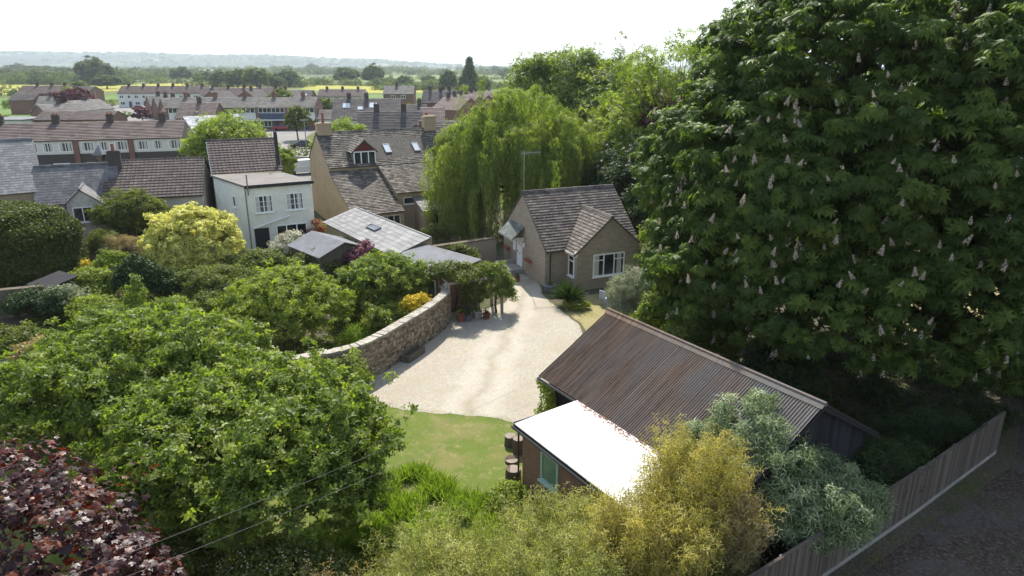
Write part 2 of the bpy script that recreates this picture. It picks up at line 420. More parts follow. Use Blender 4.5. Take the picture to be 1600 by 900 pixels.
# ground covers
def mat_ground():
    t = NT('gravel'); co = t.coord()
    a = t.noise(26, co, 4, 0.8); b = t.noise(0.35, co, 4, 0.6); c_ = t.noise(2.2, co, 5, 0.7); v = t.n('TexVoronoi', {'Vector': co, 'Scale': 22.0}).outputs['Color']
    c = t.ramp(a, [(0.3, (0.20, 0.175, 0.135)), (0.5, (0.35, 0.315, 0.255)), (0.7, (0.50, 0.46, 0.385))])
    c = t.mix(0.22, c, v, 'OVERLAY')
    c = t.mix(t.ramp(c_, [(0.5, 0), (0.75, 0.5)]), c, (0.27, 0.225, 0.155))
    c = t.mix(t.ramp(b, [(0.46, 0), (0.66, 0.5)]), c, (0.30, 0.255, 0.185))
    sx = t.n('SeparateXYZ', {0: co}); nx = t.noise(0.5, co, 2)
    lat = t.math('SUBTRACT', sx.outputs[0], t.math('ADD', t.math('MULTIPLY', sx.outputs[1], 0.16), -5.9))
    lat = t.math('ADD', lat, t.math('MULTIPLY', t.math('SUBTRACT', nx, 0.5), 1.6))
    trk = t.math('ABSOLUTE', t.math('SUBTRACT', t.math('ABSOLUTE', lat), 0.75))
    c = t.mix(t.ramp(trk, [(0.0, 0.32), (0.25, 0.22), (0.7, 0)]), c, (0.50, 0.46, 0.39))
    c = t.mix(t.ramp(t.math('ABSOLUTE', lat), [(0.0, 0.3), (0.3, 0)]), c, (0.25, 0.21, 0.14))
    M['gravel'] = t.pbr(c, 0.95, 0.15, normal=t.bump(a, 0.8, 0.03))
    t = NT('lawn'); co = t.coord()
    a = t.noise(30, co, 4, 0.8); b = t.noise(0.55, co, 4, 0.6); c_ = t.noise(2.0, co, 4, 0.7)
    c = t.ramp(a, [(0.3, (0.075, 0.105, 0.02)), (0.7, (0.16, 0.20, 0.045))])
    c = t.mix(t.ramp(b, [(0.48, 0), (0.64, 0.65)]), c, (0.21, 0.18, 0.075))
    c = t.mix(t.ramp(c_, [(0.52, 0), (0.68, 0.55)]), c, (0.29, 0.23, 0.12))
    M['lawn'] = t.pbr(c, 0.95, 0.1, normal=t.bump(a, 0.8, 0.04))
    t = NT('earth'); co = t.coord()
    a = t.noise(9, co, 5, 0.8); b = t.noise(0.4, co, 4)
    c = t.ramp(a, [(0.3, (0.05, 0.042, 0.03)), (0.5, (0.10, 0.085, 0.062)), (0.72, (0.20, 0.17, 0.12))])
    c = t.mix(t.ramp(b, [(0.45, 0), (0.6, 0.6)]), c, (0.07, 0.095, 0.03))
    M['earth'] = t.pbr(c, 1.0, 0.08, normal=t.bump(a, 0.8, 0.05))
    t = NT('dry_grass'); co = t.coord()
    a = t.noise(20, co, 4, 0.8); b = t.noise(0.8, co, 4)
    c = t.ramp(a, [(0.3, (0.19, 0.165, 0.075)), (0.7, (0.36, 0.30, 0.16))])
    c = t.mix(t.ramp(b, [(0.5, 0), (0.7, 0.6)]), c, (0.13, 0.16, 0.045))
    M['dry_grass'] = t.pbr(c, 1.0, 0.08, normal=t.bump(a, 0.6, 0.03))
    t = NT('plain'); co = t.coord()
    a = t.noise(0.004, co, 5, 0.6); b = t.noise(0.05, co, 5, 0.7); v = t.n('TexVoronoi', {'Vector': co, 'Scale': 0.0035}).outputs['Color']
    c = t.ramp(a, [(0.35, (0.085, 0.125, 0.045)), (0.5, (0.13, 0.17, 0.06)), (0.65, (0.19, 0.20, 0.085))])
    c = t.mix(0.25, c, v, 'SOFT_LIGHT')
    c = t.mix(t.ramp(b, [(0.45, 0), (0.7, 0.5)]), c, (0.07, 0.10, 0.035))
    M['plain'] = t.pbr(c, 1.0, 0.05)
    t = NT('rapeseed'); co = t.coord()
    m = t.mapping(co, (0.25, 1, 1)); a = t.noise(0.05, m, 5, 0.7); b = t.noise(0.7, co, 4, 0.7)
    c = t.ramp(a, [(0.35, (0.18, 0.21, 0.05)), (0.5, (0.30, 0.28, 0.06)), (0.65, (0.36, 0.31, 0.05))])
    c = t.mix(t.ramp(b, [(0.5, 0), (0.7, 0.4)]), c, (0.14, 0.19, 0.05))
    M['rapeseed'] = t.pbr(c, 1.0, 0.05)
    t = NT('meadow'); co = t.coord()
    m = t.mapping(co, (0.25, 1, 1)); a = t.noise(0.03, m, 5, 0.7)
    c = t.ramp(a, [(0.3, (0.10, 0.13, 0.045)), (0.55, (0.155, 0.18, 0.07)), (0.7, (0.22, 0.21, 0.085))])
    M['meadow'] = t.pbr(c, 1.0, 0.05)
    t = NT('tarmac'); co = t.coord()
    a = t.noise(18, co, 4, 0.7); b = t.noise(0.2, co, 4)
    c = t.ramp(a, [(0.3, (0.14, 0.135, 0.125)), (0.7, (0.22, 0.21, 0.195))])
    c = t.mix(t.ramp(b, [(0.4, 0), (0.7, 0.5)]), c, (0.26, 0.245, 0.22))
    M['tarmac'] = t.pbr(c, 0.95, 0.15)
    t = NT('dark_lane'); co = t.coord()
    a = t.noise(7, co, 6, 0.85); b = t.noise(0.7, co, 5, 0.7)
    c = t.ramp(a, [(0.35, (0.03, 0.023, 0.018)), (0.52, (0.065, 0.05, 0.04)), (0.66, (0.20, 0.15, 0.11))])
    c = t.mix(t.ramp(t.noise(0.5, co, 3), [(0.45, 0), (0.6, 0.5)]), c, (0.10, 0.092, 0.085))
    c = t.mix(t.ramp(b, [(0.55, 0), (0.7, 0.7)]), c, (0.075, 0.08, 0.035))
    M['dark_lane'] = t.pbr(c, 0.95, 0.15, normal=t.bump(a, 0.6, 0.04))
    t = NT('hill'); co = t.coord()
    a = t.noise(0.0022, co, 5, 0.65); b = t.noise(0.02, co, 4, 0.7)
    c = t.ramp(a, [(0.42, (0.03, 0.045, 0.022)), (0.56, (0.05, 0.07, 0.035)), (0.62, (0.13, 0.145, 0.07))])
    c = t.mix(t.ramp(b, [(0.4, 0), (0.7, 0.5)]), c, (0.05, 0.075, 0.03))
    M['hill'] = t.pbr(c, 1.0, 0.05)
mat_ground()

def mat_leaf(name, c0, c1, c2, trans=0.35, rough=0.55, spec=0.16, tcol=None):
    """c0..c2: the leaf colours from the darkest to the palest leaf of the plant"""
    t = NT(name); tn = t.attr()
    c = t.ramp(tn, [(0, c0), (0.55, c1), (1, c2)])
    b = t.n('BsdfPrincipled', {'Base Color': c, 'Roughness': rough, 'Specular IOR Level': spec})
    tc = t.mix(1.0, c, tcol or (1.5, 1.65, 0.55), 'MULTIPLY')
    tr = t.n('BsdfTranslucent', {'Color': tc})
    mx = t.n('MixShader', {0: trans}); t.t.links.new(b.outputs[0], mx.inputs[1]); t.t.links.new(tr.outputs[0], mx.inputs[2])
    t.t.links.new(mx.outputs[0], t.out.inputs[0])
    M[name] = t.m
mat_leaf('l_chestnut', (0.035, 0.062, 0.014), (0.08, 0.125, 0.025), (0.17, 0.225, 0.045), 0.48, 0.5, 0.16)
mat_leaf('l_apple', (0.06, 0.095, 0.018), (0.145, 0.19, 0.034), (0.31, 0.35, 0.085), 0.46, 0.5, 0.22)
mat_leaf('l_bright', (0.11, 0.15, 0.025), (0.20, 0.245, 0.045), (0.32, 0.36, 0.08), 0.44)
mat_leaf('l_mid', (0.055, 0.078, 0.018), (0.12, 0.145, 0.032), (0.21, 0.235, 0.06), 0.38)
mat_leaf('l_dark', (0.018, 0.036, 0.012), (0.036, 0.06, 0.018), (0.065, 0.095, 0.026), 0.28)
mat_leaf('l_yew', (0.035, 0.052, 0.010), (0.07, 0.09, 0.018), (0.14, 0.16, 0.03), 0.28)
mat_leaf('l_willow', (0.10, 0.14, 0.025), (0.18, 0.225, 0.045), (0.31, 0.35, 0.09), 0.5)
mat_leaf('l_golden', (0.22, 0.25, 0.04), (0.62, 0.58, 0.15), (0.86, 0.81, 0.33), 0.34, tcol=(1.2, 1.25, 0.7))
mat_leaf('l_bamboo', (0.10, 0.13, 0.03), (0.29, 0.30, 0.085), (0.62, 0.58, 0.26), 0.42, tcol=(1.35, 1.4, 0.6))
mat_leaf('l_gold', (0.12, 0.13, 0.03), (0.35, 0.31, 0.075), (0.66, 0.57, 0.22), 0.42, tcol=(1.4, 1.35, 0.6))
mat_leaf('l_buddleia', (0.09, 0.13, 0.055), (0.20, 0.245, 0.125), (0.44, 0.47, 0.31), 0.32, tcol=(1.2, 1.4, 0.8))
mat_leaf('l_acer', (0.09, 0.04, 0.055), (0.19, 0.085, 0.105), (0.30, 0.16, 0.17), 0.3, tcol=(1.6, 0.8, 0.8))
mat_leaf('l_maple', (0.022, 0.008, 0.011), (0.055, 0.017, 0.016), (0.22, 0.055, 0.02), 0.34, 0.42, 0.38, tcol=(2.2, 0.8, 0.45))
mat_leaf('l_copper', (0.045, 0.018, 0.026), (0.09, 0.032, 0.042), (0.16, 0.075, 0.075), 0.3, tcol=(1.8, 0.7, 0.7))
mat_leaf('l_grass', (0.09, 0.15, 0.02), (0.16, 0.235, 0.03), (0.30, 0.35, 0.09), 0.45)
mat_leaf('l_grey', (0.15, 0.175, 0.10), (0.25, 0.27, 0.17), (0.40, 0.42, 0.30), 0.3, tcol=(1.2, 1.3, 0.8))
mat_leaf('l_yellow', (0.35, 0.28, 0.02), (0.60, 0.46, 0.03), (0.75, 0.62, 0.06), 0.3, tcol=(1.2, 1.1, 0.5))
mat_leaf('l_russet', (0.14, 0.12, 0.05), (0.29, 0.24, 0.11), (0.46, 0.40, 0.22), 0.34, tcol=(1.5, 1.2, 0.6))
mat_leaf('l_far', (0.045, 0.068, 0.02), (0.09, 0.12, 0.036), (0.18, 0.205, 0.07), 0.3, 0.7, 0.1)
mat_leaf('l_blossom', (0.30, 0.24, 0.18), (0.46, 0.37, 0.30), (0.66, 0.57, 0.48), 0.3, tcol=(1, 1, 1))
mat_leaf('l_white', (0.38, 0.38, 0.26), (0.52, 0.50, 0.36), (0.66, 0.63, 0.48), 0.3, tcol=(1, 1, 1))
mat_leaf('l_litter', (0.16, 0.05, 0.025), (0.28, 0.10, 0.05), (0.36, 0.17, 0.09), 0.1, 0.7)
def mat_bark():
    t = NT('bark'); co = t.coord()
    m = t.mapping(co, (6, 6, 1.2)); n = t.noise(2.0, m, 5, 0.7)
    M['bark'] = t.pbr(t.ramp(n, [(0.3, (0.045, 0.038, 0.03)), (0.7, (0.13, 0.115, 0.09))]), 0.95, 0.1, normal=t.bump(n, 0.8, 0.05))
mat_bark()

# ------------------------------------------------------------------ haze (filled in after everything else is known)
def haze():
    t = NT('haze_air'); t.t.nodes.remove(t.out) if False else None
    v = t.n('VolumePrincipled', {'Color': (0.80, 0.90, 1.0, 1), 'Density': HAZE_DENSITY, 'Anisotropy': 0.35})
    t.t.links.new(v.outputs[0], t.out.inputs['Volume'])
    b = MB().box(-9500, -400, -1.2, 9500, 9800, 135)
    o = b.build('haze', t.m)
    tag(o, 'thin pale summer haze over the plain', 'haze', kind='stuff')
HAZE_DENSITY = 0.000125
# ================================================================== ground
random.seed(5)
def smooth_poly(pts, n=6):
    out = []
    N = len(pts)
    for i in range(N):
        p0, p1, p2, p3 = pts[i - 1], pts[i], pts[(i + 1) % N], pts[(i + 2) % N]
        for k in range(n):
            t = k / n
            out.append(tuple(0.5 * ((2 * p1[j]) + (-p0[j] + p2[j]) * t + (2 * p0[j] - 5 * p1[j] + 4 * p2[j] - p3[j]) * t * t + (-p0[j] + 3 * p1[j] - 3 * p2[j] + p3[j]) * t ** 3) for j in (0, 1)))
    return out
def sheet(name, pts, z, mat, smooth=True, jit=0.0):
    pts = smooth_poly(pts) if smooth else pts
    if jit:
        pts = [(x + random.uniform(-jit, jit), y + random.uniform(-jit, jit)) for x, y in pts]
    o = MB().poly([(x, y, z) for x, y in pts]).build(name, M[mat])
    return tag(o, kind='structure')
g = MB().poly([(-16000, -600, -0.02), (16000, -600, -0.02), (16000, 22000, -0.02), (-16000, 22000, -0.02)]).build('ground', M['plain'])
tag(g, kind='structure')
sheet('garden_ground', [(-75, -20), (60, -20), (60, 110), (-75, 80)], 0.0, 'earth', False)
GRAVEL = [(-7.6, 28.5), (-5.9, 26.9), (-4.4, 26.1), (-2.3, 25.75), (-0.6, 25.4), (0.6, 24.7), (1.9, 24.2), (2.3, 27.0), (2.9, 30.5), (3.9, 35.0), (3.4, 37.6), (2.6, 39.6), (2.0, 41.5), (1.7, 44.5), (-0.2, 47.5), (-0.9, 46.5), (-0.5, 43.8), (-0.3, 40.5), (-2.2, 38.6), (-4.0, 38.2), (-4.6, 36), (-5.6, 32.5), (-6.9, 30.1)]
sheet('lawn', [(-22, 16), (-8, 12), (0.9, 14), (1.2, 21), (0.9, 25.4), (-2.2, 26.2), (-4.6, 26.6), (-7, 28.3), (-16, 27), (-22, 25)], 0.006, 'lawn')
sheet('verge', [(3.0, 31), (4.1, 35.5), (3.2, 38.8), (4.5, 41.4), (8.5, 42), (11, 38), (10, 33), (6, 29.5)], 0.006, 'dry_grass', jit=0.05)
sheet('gravel_drive', GRAVEL, 0.012, 'gravel', jit=0.07)
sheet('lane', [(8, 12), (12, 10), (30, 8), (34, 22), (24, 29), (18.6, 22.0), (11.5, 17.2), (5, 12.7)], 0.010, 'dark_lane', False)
sheet('field', [tuple(P(x, y)[:2]) for x, y in ((1130, 345), (1700, 345), (1900, 480), (1560, 610), (1440, 560), (1300, 470))], 0.008, 'dry_grass', False)

# ------------------------------------------------------------------ roofs
KIND = {
    'stone': dict(c=0.25, w=0.34, th=0.05, j=0.03, wj=0.35),
    'far': dict(c=0.40, w=0.9, th=0.07, j=0.004, wj=0.1),
    'cottage': dict(c=0.235, w=0.34, th=0.04, j=0.010, wj=0.12),
    'slate': dict(c=0.26, w=0.30, th=0.012, j=0.004, wj=0.05),
    'bigslate': dict(c=0.42, w=0.50, th=0.016, j=0.004, wj=0.03),
    'roman': dict(c=0.36, w=0.32, th=0.055, j=0.004, wj=0.0, roll=0.045),
}
def pip(poly, x, y):
    c = False; n = len(poly)
    for i in range(n):
        x1, y1 = poly[i]; x2, y2 = poly[(i + 1) % n]
        if (y1 > y) != (y2 > y) and x < (x2 - x1) * (y - y1) / (y2 - y1) + x1: c = not c
    return c
def roof_plane(mb, A, B, C, kind, clip=None, slab=0.07, sag=0.0):
    A, B, C = Vector(A), Vector(B), Vector(C)
    k = KIND[kind]
    u = (B - A); L = u.length; u.normalize()
    s = (C - A); s -= u * s.dot(u); S = s.length; s.normalize()
    n = u.cross(s)
    if n.z < 0: n = -n
    pt = lambda a, b, h: A + u * a + s * b + n * (h - sag * math.sin(math.pi * min(max(a / L, 0), 1)) * math.sin(math.pi * min(max(b / S, 0), 1)))
    poly = clip or [(0, 0), (L, 0), (L, S), (0, S)]
    q = [pt(a, b, 0) for a, b in poly]; q2 = [pt(a, b, -slab) for a, b in poly]
    m = len(poly)
    mb.add(q + q2, [tuple(range(m)), tuple(range(2 * m - 1, m - 1, -1))] + [(i, m + i, m + (i + 1) % m, (i + 1) % m) for i in range(m)], tone=0.1)
    rows = max(1, int(round(S / k['c']))); c = S / rows
    for r in range(rows):
        a = -random.random() * k['w'] if k['wj'] > 0.01 else (-(r % 2) * 0.0)
        while a < L - 0.02:
            w = k['w'] * (1 + random.uniform(-k['wj'], k['wj']))
            a0, a1 = max(a, 0), min(a + w, L)
            a += w
            if a1 - a0 < 0.04: continue
            if clip and not pip(clip, (a0 + a1) / 2, (r + 0.5) * c): continue
            h0 = k['th'] + random.uniform(0, k['j']); h1 = k['th'] + random.uniform(0, k['j'])
            b0 = r * c - random.uniform(0, k['j']); b1 = (r + 1) * c + 0.01
            g_ = 0.006 if kind != 'roman' else 0.0
            tn = random.random()
            if k.get('roll'):
                pr = [(0.0, 1.0), (0.14, 0.55), (0.3, 0.12), (0.7, 0.12), (0.86, 0.55), (1.0, 1.0)]
                vv = []
                for f_, hh in pr:
                    x = a0 + (a1 - a0) * f_
                    vv += [pt(x, b0, h0 + hh * k['roll']), pt(x, b1, 0.004 + hh * k['roll']), pt(x, b0, 0)]
                fs = []
                for i in range(len(pr) - 1):
                    fs += [(3 * i, 3 * i + 3, 3 * i + 4, 3 * i + 1), (3 * i + 2, 3 * i + 5, 3 * i + 3, 3 * i)]
                mb.add(vv, fs, tone=tn)
            else:
                vv = [pt(a0 + g_, b0, h0), pt(a1 - g_, b0, h1), pt(a1 - g_, b1, 0.004), pt(a0 + g_, b1, 0.004), pt(a0 + g_, b0, 0), pt(a1 - g_, b0, 0)]
                mb.add(vv, [(0, 1, 2, 3), (4, 5, 1, 0), (0, 3, 4), (1, 5, 2)], tone=tn)
def ridge(mb, A, B, w=0.16, h=0.07, seg=0.4):
    A, B = Vector(A), Vector(B); d = B - A; L = d.length; d.normalize(); s = Vector((-d.y, d.x, 0)).normalized()
    n = max(1, int(L / seg))
    for i in range(n):
        a = A + d * (L * i / n + 0.008); b = A + d * (L * (i + 1) / n - 0.008); j = random.uniform(0, 0.012)
        z = Vector((0, 0, h + j)); dn = Vector((0, 0, -0.09))
        v = [a - s * w + dn, a + z * 0.8 - s * w * 0.35, a + z * 0.8 + s * w * 0.35, a + s * w + dn]
        v += [p + (b - a) for p in v]
        mb.add(v, [(0, 1, 5, 4), (1, 2, 6, 5), (2, 3, 7, 6), (3, 2, 1, 0), (4, 5, 6, 7)])
def TR(o, ang):
    return Matrix.Translation(Vector(o)) @ Matrix.Rotation(ang, 4, 'Z')
def window(parent, o, ang, w, h, cols=2, trans=None, frame='white_paint', glass='glass', sill=True, bar=0.07, name='window', bars=0, curtain=False, d=0.05):
    """o: bottom left of the opening on the wall face; x runs along the wall, -y out of it"""
    T = TR(o, ang); m = MB()
    m.box(0, -d, 0, bar, 0.02, h, T); m.box(w - bar, -d, 0, w, 0.02, h, T)
    m.box(bar, -d, 0, w - bar, 0.02, bar, T); m.box(bar, -d, h - bar, w - bar, 0.02, h, T)
    for i in range(1, cols):
        x = w * i / cols; m.box(x - bar * 0.5, -d * 0.94, bar, x + bar * 0.5, 0.02, h - bar, T)
    if trans:
        for i in range(cols):
            if trans[i % len(trans)]:
                x0 = w * i / cols + bar * 0.55 + (bar * 0.45 if i == 0 else 0); x1 = w * (i + 1) / cols - bar * 0.55 - (bar * 0.45 if i == cols - 1 else 0)
                m.box(x0, -d * 0.9, h * 0.70, x1, 0.015, h * 0.70 + bar * 0.8, T)
    if bars:
        for i in range(cols):
            xm = w * (i + 0.5) / cols; m.box(xm - 0.014, -d * 0.8, bar, xm + 0.014, 0.01, h - bar, T)
            for q in range(1, bars):
                zz = bar + (h - 2 * bar) * q / bars
                m.box(w * i / cols + bar, -d * 0.78, zz - 0.014, w * (i + 1) / cols - bar * 0.6, 0.01, zz + 0.014, T)
    f = m.build(name, M[frame], parent)
    MB().box(bar * 0.5, -d * 0.35, bar * 0.5, w - bar * 0.5, 0.012, h - bar * 0.5, T).build('pane', M[glass], f)
    if curtain:
        for i in ((0, cols - 1) if cols > 1 else (0,)):
            xa = w * i / cols + bar + (0 if i == 0 else 0.12)
            MB().box(xa, -d * 0.42, bar, xa + w / cols * 0.45, -d * 0.36, h - bar, T).build('curtain', M['curtain'], f)
    if sill:
        MB().box(-0.06, -d - 0.08, -0.07, w + 0.06, 0.01, 0.0, T).build('sill', M[frame], f)
    return f
def gable_walls(mb, x0, x1, y0, y1, ze, zr, axis='x', yr=None, z0=-0.1):
    """a pentagonal block with the ridge along the axis"""
    mid = (y0 + y1) / 2 if yr is None else yr
    if axis == 'x': mb.extr([(y0, z0), (y1, z0), (y1, ze), (mid, zr), (y0, ze)], 'x', x0, x1)
    else: mb.extr([(x0, z0), (x1, z0), (x1, ze), ((x0 + x1) / 2, zr), (x0, ze)], 'y', y0, y1)
    return mb
def two_slopes(mb, x0, x1, y0, y1, ze, zr, kind, over=0.28, verge=0.12, lift=0.05, clipf=None, back=True, sag=0.0):
    """two roof slopes over gable_walls(axis='x')"""
    mid = (y0 + y1) / 2; sl = (zr - ze) / (mid - y0)
    a = Vector((x0 - verge, y0 - over, ze - over * sl + lift)); b = Vector((x1 + verge, y0 - over, ze - over * sl + lift)); c = Vector((x0 - verge, mid, zr + lift))
    roof_plane(mb, a, b, c, kind, clip=clipf, sag=sag)
    if back:
        a2 = Vector((x1 + verge, y1 + over, ze - over * sl + lift)); b2 = Vector((x0 - verge, y1 + over, ze - over * sl + lift)); c2 = Vector((x1 + verge, mid, zr + lift))
        roof_plane(mb, a2, b2, c2, kind)
    ridge(mb, (x0 - verge, mid, zr + lift + 0.03), (x1 + verge, mid, zr + lift + 0.03))
def chimney(parent, x, y, z0, z1, wx, wy, mat, pots=1, potmat='terracotta', poth=0.45, name='chimney'):
    m = MB().box(x - wx / 2, y - wy / 2, z0, x + wx / 2, y + wy / 2, z1)
    m.box(x - wx / 2 - 0.06, y - wy / 2 - 0.06, z1, x + wx / 2 + 0.06, y + wy / 2 + 0.06, z1 + 0.09)
    m.box(x - wx / 2 + 0.04, y - wy / 2 + 0.04, z1 + 0.09, x + wx / 2 - 0.04, y + wy / 2 - 0.04, z1 + 0.16)
    c = m.build(name, M[mat], parent)
    for i in range(pots):
        px = x + (i - (pots - 1) / 2) * 0.42
        MB().tube([(px, y, z1 + 0.1), (px, y, z1 + 0.1 + poth * 0.8), (px, y, z1 + 0.1 + poth)], [0.14, 0.11, 0.14], 10).build('chimney_pot', M[potmat], c)
    return c
def wl(root, p):
    """world point to the thing's own frame"""
    a = -root.rotation_euler.z; q = Vector(p) - root.location
    return Vector((q.x * math.cos(a) - q.y * math.sin(a), q.x * math.sin(a) + q.y * math.cos(a), q.z))

# ================================================================== cottage with the bay
random.seed(11)
c = thing('stone_cottage', 'small ashlar stone cottage with white front door and projecting gabled bay beside the gravel drive', 'cottage', (2.17, 43.2, 0), R(22.5))
CL, CW, CE, CR = 7.0, 7.3, 2.67, 5.75
m = gable_walls(MB(), 0, CL, 0, CW, CE, CR); m.build('wall', M['ashlar'], c)
BX0, BX1, BY, BE, BR = 1.55, 6.45, -1.5, 2.6, 4.7
bw_ = MB(); bw_.extr([(BX0, -0.1), (BX1, -0.1), (BX1, BE), ((BX0 + BX1) / 2, BR), (BX0, BE)], 'y', BY, 2.0)
bw_.build('bay_wall', M['ashlar'], c)
m = MB()
two_slopes(m, 0, CL, 0, CW, CE, CR, 'cottage', over=0.25, verge=0.08)
mx = (BX0 + BX1) / 2; sl = (BR - BE) / (mx - BX0); ov = 0.28; vg = 0.12
SM = (CR - CE) / (CW / 2)
yv0 = lambda z: (z - CE - 0.02) / SM    # where the main slope reaches height z
zE = BE - ov * sl + 0.06; zR = BR + 0.06
S_ = math.hypot(mx - BX0 + ov, zR - zE)
for sgn in (0, 1):
    y_f = BY - vg
    yb_e, yb_r = max(yv0(zE), -0.2), yv0(zR) + 0.15
    if sgn == 0:    # slope facing -x; u runs from the back to the front
        A = (BX0 - ov, yb_r, zE); B = (BX0 - ov, y_f, zE); C = (mx, yb_r, zR); L_ = yb_r - y_f
        clip = [(yb_r - yb_e, 0), (L_, 0), (L_, S_), (0, S_)]
    else:
        A = (BX1 + ov, y_f, zE); B = (BX1 + ov, yb_r, zE); C = (mx, y_f, zR); L_ = yb_r - y_f
        clip = [(0, 0), (yb_e - y_f, 0), (L_, S_), (0, S_)]
    roof_plane(m, A, B, C, 'cottage', clip=clip)
ridge(m, (mx, BY - vg, zR + 0.03), (mx, yb_r, zR + 0.03))
m.build('roof', M['cottage_tile'], c)
for q in ([(-0.05, -0.30, 2.46), (BX0 - 0.3, -0.30, 2.46)], [(BX1 + 0.3, -0.3, 2.46), (CL + 0.05, -0.30, 2.46)]): MB().tube(q, 0.055, 6).build('gutter', M['black_paint'], c)
for q in ([(0.35, -0.28, 2.42), (0.35, -0.07, 2.2), (0.35, -0.07, 0.0)], [(CL - 0.1, -0.28, 2.42), (CL - 0.1, -0.07, 2.2), (CL - 0.1, -0.07, 0)]): MB().tube(q, 0.04, 6).build('drainpipe', M['black_paint'], c)
for x in (BX0 - 0.20, BX1 - 0.02): MB().box(x, BY - 0.10, 2.30, x + 0.22, BY + 0.02, 2.62).build('fascia', M['cream_paint'], c)
MB().box(BX0 - 0.26, BY + 0.03, 2.34, BX0 - 0.22, 0, 2.50).build('fascia', M['cream_paint'], c)
window(c, (2.75, BY, 0.82), 0, 2.35, 1.52, 3, (1, 0, 1), curtain=True, bar=0.085)
window(c, (BX0, -0.42, 0.85), R(-90), 0.78, 1.45, 1, (1,), bar=0.085)
# door on the gable wall (faces -x): ang -90 makes x run towards -y
T = TR((0, 4.62, 0.38), R(-90))
d = MB(); d.box(0.07, -0.035, 0.02, 0.81, 0.01, 1.98, T); d.box(0.18, -0.045, 0.25, 0.70, -0.035, 0.85, T); d.box(0.18, -0.045, 1.0, 0.70, -0.035, 1.8, T)
dd = d.build('door', M['white_paint'], c)
fr = MB(); fr.box(0, -0.06, 0, 0.07, 0.01, 2.06, T); fr.box(0.81, -0.06, 0, 0.88, 0.01, 2.06, T); fr.box(0.07, -0.06, 1.99, 0.81, 0.01, 2.06, T)
fr.build('door_frame', M['white_paint'], dd)
MB().box(0.12, -0.09, 0.98, 0.16, -0.045, 1.12, T).build('handle', M['black_paint'], dd); MB().box(0.36, -0.05, 0.90, 0.58, -0.046, 0.96, T).build('letterbox', M['black_paint'], dd)
T = TR((0, 5.32, 1.35), R(-90)); MB().box(0, -0.06, 0, 0.44, 0.01, 0.95, T).build('window', M['white_paint'], c)
m = MB()   # pitched porch canopy
roof_plane(m, (-0.95, 6.0, 2.62), (-0.95, 3.35, 2.62), (-0.0, 6.0, 3.42), 'slate')
can = m.build('canopy', M['green_slate'], c)
m = MB()
for y in (3.55, 5.8):
    m.box(-0.85, y - 0.04, 2.52, -0.01, y + 0.04, 2.60); m.box(-0.09, y - 0.04, 1.85, -0.01, y + 0.04, 2.52)
    m.tube([(-0.06, y, 1.95), (-0.35, y, 2.2), (-0.75, y, 2.52)], 0.04, 5)
m.box(-0.95, 3.4, 2.52, -0.86, 5.95, 2.60); m.build('bracket', M['cream_paint'], can)
lan = MB().box(-0.16, 3.22, 2.0, -0.04, 3.34, 2.22).box(-0.19, 3.19, 2.22, -0.01, 3.37, 2.26); lan.build('wall_lamp', M['white_paint'], c)
for k_, (ya, yb, za) in enumerate(((6.0, 6.75, 1.15), (2.1, 2.85, 1.15))):
    t_ = thing('wall_planter', ['terracotta wall planter on the cottage gable left of the white door', 'terracotta wall planter on the cottage gable right of the white door'][k_], 'planter', c.matrix_basis @ Vector((-0.15, (ya + yb) / 2, za)), R(22.5), 'wall planters beside the cottage door')
    MB().prism([(-0.12, -0.38), (0.13, -0.38), (0.13, 0.38), (-0.12, 0.38)], 0, 0.2).build('trough', M['terracotta'], t_)
# steps
st = thing('doorstep', 'two grey stone steps with low side wall up to the white cottage door', 'steps', c.matrix_basis @ Vector((-0.5, 4.2, 0)), R(22.5))
MB().box(-0.5, -0.75, -0.05, 0.48, 0.9, 0.34).build('upper_step', M['concrete'], st); MB().box(-0.95, -0.9, -0.05, -0.5, 0.9, 0.17).build('lower_step', M['concrete'], st)
MB().box(-0.95, 0.9, -0.05, 0.48, 1.05, 0.62).build('side_wall', M['concrete'], st)
# aerial
ar = thing('tv_aerial', 'tall television aerial on a thin mast above the cottage gable', 'aerial', c.matrix_basis @ Vector((0.05, CW / 2, 5.2)), R(22.5))
MB().tube([(0, 0, 0), (0.01, 0, 3.3)], 0.018, 6).build('mast', M['aluminium'], ar)
m = MB(); m.tube([(-0.15, 0.0, 3.22), (1.15, -0.15, 3.26)], 0.013, 5)
for i in range(11):
    x = -0.1 + i * 0.12; y = -0.15 * (x + 0.15) / 1.3; m.tube([(x, y, 3.10), (x, y, 3.36)], 0.008, 4)
m.tube([(-0.15, -0.2, 3.45), (-0.12, 0.2, 3.05)], 0.012, 4); m.build('antenna', M['aluminium'], ar)

# ================================================================== old stone house
random.seed(12)
h = thing('stone_house', 'large old stone house with stone slate roof, dark red dormer and blank gable end', 'house', (-16.5, 61.8, 0), R(28))
HL, HE, HR, HW = 12.6, 5.35, 8.0, 7.9
m = gable_walls(MB(), 0, HL, 0, HW, HE, HR); 
m.extr([(-6.9, -0.1), (0.02, -0.1), (0.02, 4.85), (-6.9, 2.25)], 'x', 0.0, 0.45)      # the gable sweeps down over the lean-to
m.build('wall', M['old_stone'], h)
m = MB(); two_slopes(m, 0, HL, 0, HW, HE, HR, 'stone', over=0.2, verge=0.05, sag=0.10); m.build('roof', M['stone_tile'], h)
WX = 4.55
m = MB(); m.extr([(-6.75, -0.1), (-0.01, -0.1), (-0.01, 4.75), (-6.75, 2.2)], 'x', 0.46, WX); m.build('lean_to_wall', M['old_stone'], h)
m = MB(); roof_plane(m, (-0.02, -7.05, 2.18), (WX, -7.05, 2.18), (-0.02, -0.03, 4.95), 'stone', sag=0.05); m.build('lean_to_roof', M['stone_tile'], h)
